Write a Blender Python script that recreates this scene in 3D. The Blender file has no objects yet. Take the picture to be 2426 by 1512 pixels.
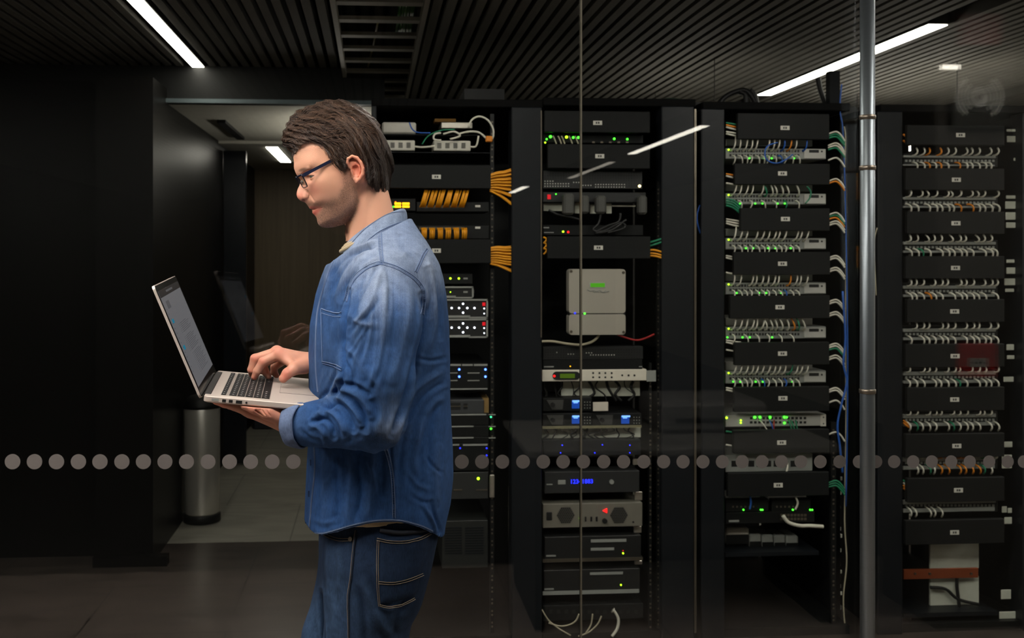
import bpy, math, random
import numpy as np
from mathutils import Vector, Matrix
from mathutils.bvhtree import BVHTree
SC = bpy.context.scene
COL = SC.collection
random.seed(7); np.random.seed(7)
# ------------------------------------------------------------------ camera, world, exposure
F = 2400.0; CX = 1060.0; CY = 600.0; CAMZ = 1.55
TH = math.atan((CX - 885.0) / F)
CO, SI = math.cos(TH), math.sin(TH)
cd = bpy.data.cameras.new('camera'); cam = bpy.data.objects.new('camera', cd); COL.objects.link(cam)
cd.sensor_fit = 'HORIZONTAL'; cd.sensor_width = 36.0; cd.lens = 36.0 * F / 2426.0
cd.shift_x = (1213 - CX) / 2426.0; cd.shift_y = -(756 - CY) / 2426.0
cd.clip_start = 0.05; cd.clip_end = 60
cam.location = (0, 0, CAMZ); cam.rotation_euler = (math.pi / 2, 0, -TH)
cd.dof.use_dof = True; cd.dof.focus_distance = 2.0; cd.dof.aperture_fstop = 8.0
SC.camera = cam
wd = bpy.data.worlds.new('world'); SC.world = wd; wd.use_nodes = True
wd.node_tree.nodes['Background'].inputs[0].default_value = (0.5, 0.55, 0.6, 1)
wd.node_tree.nodes['Background'].inputs[1].default_value = 0.008
SC.view_settings.view_transform = 'Standard'; SC.view_settings.look = 'None'
SC.view_settings.gamma = 1.0; SC.view_settings.exposure = 0.0
SC.view_settings.use_curve_mapping = False
SC.cycles.max_bounces = 8; SC.cycles.transparent_max_bounces = 24
SC.cycles.caustics_reflective = False; SC.cycles.caustics_refractive = False

YR = 4.0      # front of the equipment
YG = 2.5      # glass wall
ZC = 2.55     # underside of the ceiling slats
YB = 2.12     # middle of the man
def P(px, py, Y):
    """point of the plane y=Y seen at pixel (px, py)"""
    u = px - CX
    dx = F * SI + u * CO; dy = F * CO - u * SI; dz = CY - py
    t = Y / dy
    return Vector((dx * t, Y, CAMZ + dz * t))
def PZ(px, py, Z):
    u = px - CX
    dx = F * SI + u * CO; dy = F * CO - u * SI; dz = CY - py
    t = (Z - CAMZ) / dz
    return Vector((dx * t, dy * t, Z))
def PX(px, Y): return P(px, 600, Y).x
# ------------------------------------------------------------------ materials
MATS = {}
def lin(c):
    return tuple(((v / 255.0) / 12.92 if v / 255.0 <= 0.04045 else ((v / 255.0 + 0.055) / 1.055) ** 2.4) for v in c) + (1.0,)
def mat(name, col, rough=0.5, metal=0.0, emit=0.0, var=0.12, scale=30.0, bump=0.0, spec=0.5, stretch=(1, 1, 1), aniso=0.0):
    if name in MATS: return MATS[name]
    m = bpy.data.materials.new(name); m.use_nodes = True
    nt = m.node_tree; b = nt.nodes['Principled BSDF']
    c = lin(col)
    b.inputs['Roughness'].default_value = rough; b.inputs['Metallic'].default_value = metal
    b.inputs['Specular IOR Level'].default_value = spec
    if aniso: b.inputs['Anisotropic'].default_value = aniso
    tc = nt.nodes.new('ShaderNodeTexCoord'); mp = nt.nodes.new('ShaderNodeMapping')
    mp.inputs['Scale'].default_value = stretch
    nz = nt.nodes.new('ShaderNodeTexNoise'); nz.inputs['Scale'].default_value = scale; nz.inputs['Detail'].default_value = 4
    nt.links.new(tc.outputs['Object'], mp.inputs[0]); nt.links.new(mp.outputs[0], nz.inputs['Vector'])
    mx = nt.nodes.new('ShaderNodeMix'); mx.data_type = 'RGBA'
    mx.inputs[6].default_value = tuple(v * (1 - var) for v in c[:3]) + (1,)
    mx.inputs[7].default_value = tuple(min(1, v * (1 + var)) for v in c[:3]) + (1,)
    nt.links.new(nz.outputs['Fac'], mx.inputs[0])
    nt.links.new(mx.outputs[2], b.inputs['Base Color'])
    if bump:
        bp = nt.nodes.new('ShaderNodeBump'); bp.inputs['Strength'].default_value = bump; bp.inputs['Distance'].default_value = 0.002
        nt.links.new(nz.outputs['Fac'], bp.inputs['Height']); nt.links.new(bp.outputs[0], b.inputs['Normal'])
    if emit:
        b.inputs['Emission Color'].default_value = c; b.inputs['Emission Strength'].default_value = emit
    MATS[name] = m
    return m
def glow(name, col, s): return mat(name, col, 0.4, 0, s, 0.0)
# ------------------------------------------------------------------ mesh building
class MB:
    def __init__(s): s.v = []; s.f = []; s.m = []; s.mats = []; s.cur = 0
    def use(s, m):
        if m not in s.mats: s.mats.append(m)
        s.cur = s.mats.index(m); return s
    def add(s, vs, fs):
        o = len(s.v); s.v += [tuple(v) for v in vs]
        for f in fs: s.f.append([i + o for i in f]); s.m.append(s.cur)
        return s
    def box(s, x0, x1, y0, y1, z0, z1, c=0.0):
        if x0 > x1: x0, x1 = x1, x0
        if y0 > y1: y0, y1 = y1, y0
        if z0 > z1: z0, z1 = z1, z0
        c = min(c, (x1 - x0) * .45, (y1 - y0) * .45, (z1 - z0) * .45)
        if c <= 0:
            vs = [(x, y, z) for x in (x0, x1) for y in (y0, y1) for z in (z0, z1)]
            return s.add(vs, [(0, 1, 3, 2), (4, 6, 7, 5), (0, 4, 5, 1), (2, 3, 7, 6), (0, 2, 6, 4), (1, 5, 7, 3)])
        vs = []; fs = []; idx = {}
        for sx in (0, 1):
            for sy in (0, 1):
                for sz in (0, 1):
                    X = (x0, x1)[sx]; Yv = (y0, y1)[sy]; Z = (z0, z1)[sz]
                    dx = c if sx == 0 else -c; dy = c if sy == 0 else -c; dz = c if sz == 0 else -c
                    idx[(sx, sy, sz, 0)] = len(vs); vs.append((X, Yv + dy, Z + dz))
                    idx[(sx, sy, sz, 1)] = len(vs); vs.append((X + dx, Yv, Z + dz))
                    idx[(sx, sy, sz, 2)] = len(vs); vs.append((X + dx, Yv + dy, Z))
                    fs.append((idx[(sx, sy, sz, 0)], idx[(sx, sy, sz, 1)], idx[(sx, sy, sz, 2)]))
        for a in (0, 1):
            fs.append([idx[(a, 0, 0, 0)], idx[(a, 1, 0, 0)], idx[(a, 1, 1, 0)], idx[(a, 0, 1, 0)]])
            fs.append([idx[(0, a, 0, 1)], idx[(1, a, 0, 1)], idx[(1, a, 1, 1)], idx[(0, a, 1, 1)]])
            fs.append([idx[(0, 0, a, 2)], idx[(1, 0, a, 2)], idx[(1, 1, a, 2)], idx[(0, 1, a, 2)]])
        for a in (0, 1):
            for b in (0, 1):
                fs.append([idx[(a, b, 0, 0)], idx[(a, b, 1, 0)], idx[(a, b, 1, 1)], idx[(a, b, 0, 1)]])
                fs.append([idx[(a, 0, b, 0)], idx[(a, 1, b, 0)], idx[(a, 1, b, 2)], idx[(a, 0, b, 2)]])
                fs.append([idx[(0, a, b, 1)], idx[(1, a, b, 1)], idx[(1, a, b, 2)], idx[(0, a, b, 2)]])
        return s.add(vs, fs)
    def pbox(s, px0, px1, py0, py1, Y, d, c=0.0):
        """box whose front face (at depth Y) fills the pixel rectangle; d = depth"""
        a = P(px0, py0, Y); b = P(px1, py1, Y)
        return s.box(a.x, b.x, Y, Y + d, b.z, a.z, c)
    def tube(s, pts, r, n=6, cap=True):
        pts = [Vector(p) for p in pts]; k = len(pts)
        rs = r if hasattr(r, '__len__') else [r] * k
        vs = []; ref = Vector((0, 0, 1)); 
        prev = None
        for i, p in enumerate(pts):
            t = (pts[min(i + 1, k - 1)] - pts[max(i - 1, 0)])
            if t.length < 1e-9: t = Vector((0, 0, 1))
            t.normalize()
            if prev is None:
                a = t.cross(Vector((0, 0, 1)));
                if a.length < 0.1: a = t.cross(Vector((1, 0, 0)))
            else:
                a = prev - t * prev.dot(t)
                if a.length < 1e-6: a = t.cross(Vector((0.3, 1, 0.2)))
            a.normalize(); prev = a; b = t.cross(a)
            for j in range(n):
                an = 2 * math.pi * j / n
                vs.append(p + (a * math.cos(an) + b * math.sin(an)) * rs[i])
        fs = [(i * n + j, i * n + (j + 1) % n, (i + 1) * n + (j + 1) % n, (i + 1) * n + j) for i in range(k - 1) for j in range(n)]
        if cap: fs += [list(range(n))[::-1], [(k - 1) * n + j for j in range(n)]]
        return s.add(vs, fs)
    def cyl(s, p, q, r, n=16, r2=None): return s.tube([p, q], [r, r if r2 is None else r2], n)
    def lathe(s, prof, c, n=32):
        """prof: list of (r, z)"""
        vs = [(c[0] + r * math.cos(2 * math.pi * j / n), c[1] + r * math.sin(2 * math.pi * j / n), c[2] + z) for r, z in prof for j in range(n)]
        fs = [(i * n + j, i * n + (j + 1) % n, (i + 1) * n + (j + 1) % n, (i + 1) * n + j) for i in range(len(prof) - 1) for j in range(n)]
        fs += [list(range(n))[::-1], [(len(prof) - 1) * n + j for j in range(n)]]
        return s.add(vs, fs)
    def prism(s, poly, y0, y1):
        """poly: list of (x, z), extruded along y"""
        n = len(poly)
        vs = [(x, y0, z) for x, z in poly] + [(x, y1, z) for x, z in poly]
        fs = [list(range(n)), list(range(n, 2 * n))[::-1]] + [(i, i + n, (i + 1) % n + n, (i + 1) % n) for i in range(n)]
        return s.add(vs, fs)
    def disc(s, px, py, Y, r, d=0.001, n=20):
        c = P(px, py, Y)
        return s.cyl((c.x, Y, c.z), (c.x, Y - d, c.z), r, n)
    def mesh(s, name, smooth=False):
        me = bpy.data.meshes.new(name); me.from_pydata(s.v, [], s.f)
        for m in s.mats: me.materials.append(m)
        if len(s.mats) > 1: me.polygons.foreach_set('material_index', s.m)
        if smooth: me.polygons.foreach_set('use_smooth', [True] * len(s.f))
        me.update()
        return me
def tag(o, label=None, cat=None, group=None, kind=None):
    if label and len(label.split()) > 16: print('LONG', label)
    if label: o['label'] = label
    if cat: o['category'] = cat
    if group: o['group'] = group
    if kind: o['kind'] = kind
    return o
def obj(name, mb, m=None, parent=None, smooth=False, fixn=True):
    if m is not None: mb.mats = [m] + [x for x in mb.mats[1:]] if mb.mats else [m]
    me = mb.mesh(name, smooth)
    if fixn:
        import bmesh
        bm = bmesh.new(); bm.from_mesh(me); bmesh.ops.recalc_face_normals(bm, faces=bm.faces); bm.to_mesh(me); bm.free()
    o = bpy.data.objects.new(name, me); COL.objects.link(o)
    if parent is not None: o.parent = parent; o.matrix_parent_inverse = Matrix.Translation(-Vector(parent.location)) if parent.location.length else Matrix()
    return o
def empty(name, loc=(0, 0, 0)):
    o = bpy.data.objects.new(name, None); COL.objects.link(o); o.location = loc; o.empty_display_size = 0.05
    return o
def struct(name, mb, m=None, parent=None, smooth=False):
    o = obj(name, mb, m, parent, smooth)
    if parent is None: o['kind'] = 'structure'
    return o
def bez(p0, p1, p2, p3, n=8):
    p0, p1, p2, p3 = map(Vector, (p0, p1, p2, p3)); out = []
    for i in range(n + 1):
        t = i / n; a = 1 - t
        out.append(p0 * a ** 3 + p1 * 3 * a * a * t + p2 * 3 * a * t * t + p3 * t ** 3)
    return out
def spline(pts, n=6):
    """Catmull-Rom through the points"""
    pts = [Vector(p) for p in pts]; out = []
    for i in range(len(pts) - 1):
        p0 = pts[max(i - 1, 0)]; p1 = pts[i]; p2 = pts[i + 1]; p3 = pts[min(i + 2, len(pts) - 1)]
        for k in range(n):
            t = k / n
            out.append(0.5 * ((2 * p1) + (p2 - p0) * t + (2 * p0 - 5 * p1 + 4 * p2 - p3) * t * t + (-p0 + 3 * p1 - 3 * p2 + p3) * t ** 3))
    out.append(pts[-1]); return out
# base materials
M_slat = mat('ceiling_slat_paint', (90, 88, 82), 0.75, var=0.25, scale=6)
M_black = mat('black_powder_coat', (15, 16, 16), 0.5, var=0.15, spec=0.3)
M_blackg = mat('black_gloss_panel', (13, 12, 11), 0.38, var=0.1, scale=3, spec=0.12)
M_rack = mat('rack_steel_dark', (17, 20, 24), 0.45, var=0.12, scale=8, spec=0.3)
M_mgr = mat('cable_manager_cover', (19, 20, 20), 0.6, var=0.1, scale=12, spec=0.2)
M_edge = mat('brushed_edge_metal', (120, 112, 100), 0.35, 0.8)
M_alu = mat('brushed_aluminium', (190, 184, 172), 0.32, 0.85, stretch=(1, 1, 40), scale=20, var=0.15)
M_grey = mat('grey_faceplate', (140, 142, 137), 0.5)
M_lgrey = mat('light_grey_faceplate', (175, 174, 166), 0.5)
M_white = mat('white_plastic', (200, 196, 184), 0.45)
M_port = mat('port_black', (8, 8, 8), 0.6)
M_lab = mat('label_paper', (205, 203, 192), 0.6)
M_labtx = mat('label_print', (60, 60, 58), 0.6)
# ------------------------------------------------------------------ lamps of the place, and unseen ones added for light
M_lamp = glow('lamp_diffuser_warm', (255, 247, 232), 14.0)
M_lampb = glow('lamp_diffuser_hall', (255, 248, 240), 34.0)
M_lampk = glow('lamp_diffuser_key', (255, 247, 239), 29.0)
M_lampc = glow('lamp_diffuser_corridor', (255, 246, 234), 60.0)
M_lamps = glow('lamp_diffuser_soft', (255, 244, 226), 3.2)
def lamp(x, y0, y1, w, label, m=None, group=None, z=None, x1=None, name='ceiling_strip_light'):
    """recessed strip light: housing with an opal diffuser, running from y0 to y1"""
    z = ZC if z is None else z
    xe = x if x1 is None else x1
    t = empty(name, ((x + xe) / 2, (y0 + y1) / 2, z)); tag(t, label, 'ceiling light', group)
    h = MB().box(x - w / 2 - .006, xe + w / 2 + .006, y0 - .01, y1 + .01, z - .002, z + .05)
    obj('housing', h, M_black, t)
    d = MB().box(x - w / 2, xe + w / 2, y0, y1, z - .006, z - .001)
    obj('diffuser', d, m or M_lamp, t)
    return t
# server room (seen through the glass)
lamp(-0.935, 3.2, 5.85, 0.06, 'long bright strip light in the slatted ceiling above the black wall, left of the man')
lamp(2.455, 4.25, 6.22, 0.085, 'long bright strip light in the slatted ceiling above the rack crossed by the steel pole')
# front hall: unseen lamps placed to light the man and pillar, between camera and glass
for k, (x, y0, y1, w) in enumerate([(-1.95, 1.34, 2.35, .22), (-1.0, 1.34, 2.2, .16), (0.35, 1.34, 2.2, .07), (1.9, 1.3, 2.3, .12), (-3.1, 1.1, 2.4, .36), (2.65, 1.3, 2.2, .16)]):
    lamp(x, y0, y1, w, ['unseen strip light in the hall ceiling left of the laptop', 'unseen strip light in the hall ceiling just ahead of the man',
         'unseen strip light in the hall ceiling just behind the man', 'unseen strip light in the hall ceiling in front of the steel pole', 'added broad light panel in the hall ceiling furthest left', 'added strip light in the hall ceiling beside the pillar'][k], M_lampk if k in (0, 1, 4, 5) else (M_lamp if k == 2 else M_lampb))  # far left panel added for the face, pillar strip for the loudspeaker
lamp(-1.55, 1.12, 1.28, .10, 'added cross strip light in the hall ceiling over the space in front of the man', glow('lamp_diffuser_cross', (255, 247, 239), 40.0), x1=.45)  # unseen strip added to brighten the near side of the face
lamp(0.4, 2.75, 3.45, 0.10, 'added strip light in the server room ceiling close behind the glass, above the yellow cables', M_lampb)  # unseen strip added to light the fronts of the racks
lamp(1.7, 2.75, 3.45, 0.10, 'added strip light in the server room ceiling close behind the glass, above the white cables', M_lampk)  # second unseen strip put in for the rack fronts
lamp(3.95, 2.8, 5.3, 0.16, 'added strip light along the right wall of the server room beyond the racks', M_lampb)  # added out of view, bounces off the pale wall onto the slats
t = empty('added_pendant', (-.2, 6.4, 2.12)); tag(t, 'slim pendant light in the corridor, hidden by the man\'s head', 'pendant light')  # unseen pendant added to brighten the corridor ceiling
obj('diffuser', MB().box(-.24, -.16, 5.85, 6.95, 2.10, 2.14, .004), glow('added_pendant_opal', (255, 246, 234), 15.0), t)
for y in (5.95, 6.85): obj('wire', MB().cyl((-.2, y, 2.14), (-.2, y, 2.35), .002, 6), M_black, t)
for x, y0, y1, e, lb in ((3.05, 5.0, 6.3, 15.0, 'added slim pendant light behind the far right rack, washing the ceiling slats'), (1.75, 5.0, 6.3, 5.0, 'added slim pendant light behind the white cable rack, washing the ceiling slats')):  # unseen pendants added behind the racks to brighten the slats
    t = empty('added_pendant', (x, 5.65, 2.16)); tag(t, lb, 'pendant light')
    obj('diffuser', MB().box(x - .04, x + .04, y0, y1, 2.14, 2.18, .004), glow('added_pendant_opal_%d' % int(e), (255, 246, 232), e), t)
    for y in (y0 + .1, y1 - .1): obj('wire', MB().cyl((x, y, 2.18), (x, y, ZC + .45), .002, 6), M_black, t)
# further lamps of the hall, behind the camera, mirrored in the glass
lamp(2.58, -5.0, -2.74, .075, 'strip light of the hall behind the camera mirrored over the middle rack', M_lamp)
lamp(2.60, -8.3, -5.9, .07, 'faint strip light far back in the hall mirrored over the second rack', M_lamps)
lamp(2.27, -11.6, -10.0, .10, 'small farthest strip light of the hall mirrored left of the second rack', M_lamp)
t = empty('emergency_light', (2.35, 1.0, 2.31)); tag(t, 'small bright emergency light high on the pillar, mirrored left of the loudspeaker', 'emergency light')
obj('case', MB().box(2.305, 2.395, 1.0, 1.03, 2.295, 2.325, .003), M_white, t)
obj('diffuser', MB().box(2.312, 2.388, 1.03, 1.036, 2.301, 2.319), M_lamp, t)
# ------------------------------------------------------------------ floors
def tile_mat(name, c1, c2, cg, rough, sx, sy):
    m = bpy.data.materials.new(name); m.use_nodes = True; nt = m.node_tree; b = nt.nodes['Principled BSDF']
    tc = nt.nodes.new('ShaderNodeTexCoord')
    mp = nt.nodes.new('ShaderNodeMapping'); mp.inputs['Rotation'].default_value = (0, 0, 0.6); mp.inputs['Scale'].default_value = (1, 3.5, 1)
    nt.links.new(tc.outputs['Object'], mp.inputs[0])
    n1 = nt.nodes.new('ShaderNodeTexNoise'); n1.inputs['Scale'].default_value = 2.2; n1.inputs['Detail'].default_value = 9; n1.inputs['Distortion'].default_value = 1.2
    nt.links.new(mp.outputs[0], n1.inputs['Vector'])
    r = nt.nodes.new('ShaderNodeValToRGB'); r.color_ramp.elements[0].position = .33; r.color_ramp.elements[1].position = .7
    r.color_ramp.elements[0].color = lin(c1); r.color_ramp.elements[1].color = lin(c2); nt.links.new(n1.outputs['Fac'], r.inputs[0])
    br = nt.nodes.new('ShaderNodeTexBrick'); br.inputs['Scale'].default_value = 1; br.inputs['Brick Width'].default_value = sx; br.inputs['Row Height'].default_value = sy
    br.inputs['Mortar Size'].default_value = .004; br.inputs['Mortar'].default_value = lin(cg); br.inputs['Color2'].default_value = (0, 0, 0, 1)
    nt.links.new(tc.outputs['Object'], br.inputs['Vector']); nt.links.new(r.outputs[0], br.inputs['Color1']); nt.links.new(r.outputs[0], br.inputs['Color2'])
    nt.links.new(br.outputs[0], b.inputs['Base Color']); b.inputs['Roughness'].default_value = rough
    return m
M_floor = tile_mat('stone_tile_hall', (122, 112, 104), (164, 150, 140), (84, 76, 70), .3, 1.2, .6)
M_floors = tile_mat('stone_tile_server_room', (40, 35, 32), (58, 51, 46), (26, 23, 21), .3, 1.2, .6)
M_floorc = tile_mat('pale_stone_corridor', (112, 110, 102), (138, 135, 125), (88, 87, 82), .35, .9, .9)
M_carpet = mat('dark_carpet', (26, 24, 22), .95, bump=.3, scale=300)
struct('floor', MB().box(-4.2, 4.6, 0.0, YG, -.1, 0), M_floor)
struct('floor', MB().box(-4.2, 4.6, YG, 5.5, -.1, 0), M_floors)
struct('floor', MB().box(-4.2, 4.6, 5.5, 9.6, -.1, .0), M_floorc)
struct('floor', MB().box(-4.2, 4.6, -14, 0.0, -.1, 0), M_carpet)
# ------------------------------------------------------------------ slatted ceiling
sl = MB()
def slats(x0, x1, y0, y1, gaps=()):
    x = x0
    while x < x1:
        if not any(g0 < x + .018 < g1 for g0, g1 in gaps): sl.box(x, x + .036, y0, y1, ZC, ZC + .055)
        x += .0585
slats(-4.15, 4.6, YG + .02, 6.7, [(-.99, -.88), (-.19, .24), (2.4, 2.51), (3.87, 4.03)])
slats(-4.15, 4.6, -13.9, 1.09, [(2.22, 2.66)])
slats(-4.15, 4.6, 1.31, YG - .02, [(-3.3, -2.9), (-2.08, -1.82), (-1.10, -.90), (.28, .42), (1.82, 1.98), (2.22, 2.75)])
struct('ceiling', sl, M_slat)
struct('ceiling', MB().box(-4.2, 4.6, -14, 9.6, ZC + .45, ZC + .5), mat('ceiling_void_black', (9, 9, 9), .9))
# ------------------------------------------------------------------ walls
M_wall = mat('dark_wall_paint', (30, 28, 26), .8, var=.2, scale=3)
struct('wall_left', MB().box(-4.25, -4.2, -14, 9.6, 0, 3.0), M_wall)
struct('wall_right', MB().box(4.6, 4.65, -14, 9.6, 0, 3.0), mat('right_wall_pale_paint', (176, 172, 158), .8))
struct('wall_behind_camera', MB().box(-4.2, 4.6, -14.05, -14, 0, 3.0), M_wall)
struct('wall_black_panels', MB().box(-4.2, -1.38, 5.3, 5.42, 0, 2.43).box(-1.38, -1.10, 5.16, 5.5, 0, 2.43).box(-1.38, -1.02, 5.1, 5.16, 0, .05), M_blackg)
struct('wall_corridor_side', MB().box(-1.16, -1.10, 5.5, 9.5, 0, 2.36), M_blackg)
struct('wall_header', MB().box(-4.2, .06, 5.5, 5.58, 2.352, 3.0), M_black)
struct('trim_1', MB().box(-1.1, .06, 5.47, 5.5, 2.35, 2.372), mat('header_metal_trim', (92, 104, 108), .4, .5))
struct('wall_server_back', MB().box(.0, 4.6, 6.7, 6.76, 0, 3.0), M_wall)
struct('wall_corridor_right', MB().box(0.0, .06, 5.5, 9.5, 0, 2.36), M_wall)
M_cceil = mat('corridor_ceiling_white', (186, 184, 172), .7)
cc = MB().box(-1.1, 0, 5.55, 7.3, 2.35, 2.40).box(-1.1, 0, 7.3, 9.5, 2.33, 2.40)
struct('ceiling', cc, M_cceil)
M_wood = mat('corridor_timber_wall', (106, 92, 72), .55, var=.35, scale=3, stretch=(14, 1, .5))
struct('wall_corridor_end', MB().box(-1.42, 0.06, 9.5, 9.56, 0, 2.4), M_wood)
# corridor fittings
b = MB(); a0 = P(415, 430, 7.5); a1 = P(583, 430, 7.5)
t = empty('corridor_door', (a1.x, 7.5, 0)); tag(t, 'dark blue-black door leaf in the corridor beyond the glass, left of the timber wall', 'door')
b.box(-1.095, a1.x, 7.5, 7.54, 0.01, 2.3, .004); obj('door_leaf', b, mat('door_navy_gloss', (22, 25, 30), .2, scale=2), t)
h = MB(); c = P(516, 707, 7.46); n = 20
ring = [(c.x + .018 * math.cos(i / n * 2 * math.pi), c.z + (.05 if math.sin(i / n * 2 * math.pi) >= 0 else -.05) * 0.72 + .018 * math.sin(i / n * 2 * math.pi)) for i in range(n + 1)]
h.tube([(x, 7.46, z) for x, z in ring], .011, 6); obj('door_handle', h, mat('handle_white_metal', (230, 228, 218), .3, .2), t)
tag(obj('light_switch', MB().pbox(590, 602, 680, 708, 9.48, .02, .003), M_white), 'small white switch plate on the timber wall of the corridor', 'switch')
tag(obj('ceiling_vent', MB().box(-.935, -.885, 6.15, 7.05, 2.33, 2.349), M_port), 'black slot vent in the white corridor ceiling', 'vent')
lamp(-.745, 7.5, 8.7, .085, 'short bright strip light in the corridor ceiling in front of the man\'s forehead', M_lamp, z=2.33)
tag(obj('low_bench', MB().box(-1.05, -.02, 9.0, 9.4, 0, .36, .01), mat('bench_navy', (34, 40, 48), .5)), 'low dark navy bench against the end wall of the corridor', 'bench')
# waste bin
t = empty('waste_bin', (-.99, 5.95, 0)); tag(t, 'round brushed steel waste bin with black base and domed lid in the corridor', 'waste bin')
obj('bin_body', MB().lathe([(.100, .05), (.102, .06), (.102, .655), (.100, .66)], (-.99, 5.95, 0), 40), mat('bin_brushed_steel', (214, 210, 200), .26, .7, stretch=(1, 1, 30), var=.08), t, True)
obj('bin_base', MB().lathe([(.098, 0), (.106, .005), (.106, .045), (.1, .052)], (-.99, 5.95, 0), 40), M_black, t, True)
obj('lid', MB().lathe([(.104, .658), (.104, .672), (.096, .70), (.07, .725), (.03, .735)], (-.99, 5.95, 0), 40), M_black, t, True)
# ------------------------------------------------------------------ glass wall
def glass_mat(name, tint, f0):
    m = bpy.data.materials.new(name); m.use_nodes = True; nt = m.node_tree; nt.nodes.clear()
    out = nt.nodes.new('ShaderNodeOutputMaterial'); mx = nt.nodes.new('ShaderNodeMixShader')
    tr = nt.nodes.new('ShaderNodeBsdfTransparent'); gl = nt.nodes.new('ShaderNodeBsdfGlossy')
    nz = nt.nodes.new('ShaderNodeTexNoise'); nz.inputs['Scale'].default_value = 3
    r = nt.nodes.new('ShaderNodeMapRange'); r.inputs['To Min'].default_value = 0.0; r.inputs['To Max'].default_value = .012
    nt.links.new(nz.outputs['Fac'], r.inputs['Value']); nt.links.new(r.outputs[0], gl.inputs['Roughness'])
    tr.inputs[0].default_value = tint + (1,)
    g = nt.nodes.new('ShaderNodeNewGeometry'); d = nt.nodes.new('ShaderNodeVectorMath'); d.operation = 'DOT_PRODUCT'
    nt.links.new(g.outputs['Incoming'], d.inputs[0]); nt.links.new(g.outputs['Normal'], d.inputs[1])
    def mth(op, a, b=None):
        k = nt.nodes.new('ShaderNodeMath'); k.operation = op
        for i, x in enumerate((a, b)):
            if x is None: continue
            if isinstance(x, (int, float)): k.inputs[i].default_value = x
            else: nt.links.new(x, k.inputs[i])
        return k.outputs[0]
    q = mth('POWER', mth('SUBTRACT', 1.0, mth('ABSOLUTE', d.outputs['Value'])), 5.0)
    fr = mth('ADD', mth('MULTIPLY', q, 1 - f0), f0)
    nt.links.new(fr, mx.inputs[0]); nt.links.new(tr.outputs[0], mx.inputs[1]); nt.links.new(gl.outputs[0], mx.inputs[2]); nt.links.new(mx.outputs[0], out.inputs[0])
    return m
M_glass = glass_mat('clear_glass', (.97, .985, .975), .043)
M_gedge = mat('polished_glass_edge', (96, 92, 80), .25, spec=.8)
xs = PX(1377, YG); xp = PX(2037, YG)
panes = []
for k, (x0, x1) in enumerate(((-4.2, xs - .002), (xs + .002, xp - .004), (xp + .004, 4.6))):
    panes.append(struct('window_%d' % (k + 1), MB().box(x0, x1, YG, YG + .012, 0.0, ZC + .02), M_glass))
struct('trim_2', MB().box(xs - .002, xs + .002, YG - .001, YG + .013, 0, ZC), M_gedge)
# round manifestation dots
M_dot = mat('frosted_grey_vinyl', (98, 93, 90), .7, var=.04)
dl = [30, 82, 134, 186, 237, 289, 340, 391, 442, 493, 544, 594, 645, 695, 745, 794, 843, 892, 942, 993, 1044,
      1094, 1142, 1190, 1239, 1287, 1334, 1382, 1430, 1477, 1525, 1572, 1618, 1665, 1711, 1758, 1805, 1851, 1897, 1943, 1989,
      2035, 2075, 2118, 2163, 2207, 2253, 2297, 2343, 2387, 2425]
for i, px in enumerate(dl):
    c = P(px, 1094, YG)
    rr = .0183 - .0022 * i / 50
    d = MB().cyl((c.x, YG - .0004, c.z), (c.x, YG - .0012, c.z), rr, 28)
    pk = panes[0] if c.x < xs else (panes[1] if c.x < xp else panes[2])
    obj('dot_sticker', d, M_dot, pk)
# steel pole (door post with rings) against the glass
t = empty('steel_pole', (xp, YG - .04, 0)); tag(t, 'brushed steel vertical pole in front of the glass, right of the white cable rack', 'pole')
M_pole = mat('pole_satin_steel', (122, 130, 134), .38, .85, stretch=(1, 1, 20), var=.08)
obj('tube', MB().tube([(xp, YG - .04, 0), (xp, YG - .04, 1.2), (xp, YG - .04, ZC)], .0180, 32), M_pole, t, True)
for py in (278, 927, 398):
    z = P(2037, py, YG - .04).z
    obj('ring', MB().lathe([(.0182, -.006), (.0200, -.005), (.0200, .005), (.0182, .006)], (xp, YG - .04, z), 28), M_edge, t, True)
for z, s in ((0.06, 1), (ZC - .06, 1)):
    obj('bracket', MB().box(xp - .012, xp + .012, YG - .03, YG - .0, z - .02, z + .02, .002), M_pole, t)
# ------------------------------------------------------------------ things of the hall behind the camera, mirrored in the glass
M_col = mat('column_paint', (70, 66, 58), .7)
struct('wall_pillar', MB().box(2.31, 2.95, .55, 1.0, 0, ZC), M_col)
t = empty('fire_call_point', (2.47, 1.0, 1.11)); tag(t, 'red fire alarm call point with white plate on the pillar, mirrored at right', 'alarm')
obj('case', MB().box(2.395, 2.545, 1.0, 1.045, 1.04, 1.18, .006), mat('alarm_red', (196, 30, 30), .35), t)
f = obj('plate', MB().box(2.42, 2.50, 1.045, 1.048, 1.085, 1.122), M_white, t)
mk = MB().cyl((2.46, 1.048, 1.103), (2.46, 1.0495, 1.103), .006, 12)
for s in (-1, 1): mk.prism([(2.46 + s * .012, 1.103), (2.46 + s * .02, 1.108), (2.46 + s * .02, 1.098)], 1.048, 1.0495).box(2.46 + s * .02, 2.46 + s * .03, 1.048, 1.0495, 1.1015, 1.1045)
mk.box(2.45, 2.47, 1.048, 1.0495, 1.113, 1.116)
obj('arrow_mark', mk, M_port, f)
t = empty('wall_speaker', (2.47, 1.0, 2.19)); tag(t, 'square pale loudspeaker with round ringed grille high on the pillar, mirrored at top right', 'speaker')
obj('case', MB().box(2.365, 2.61, 1.0, 1.03, 2.065, 2.31, .004), mat('speaker_case', (74, 74, 68), .6), t)
g = MB(); cx_, cz_ = 2.475, 2.19
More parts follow.
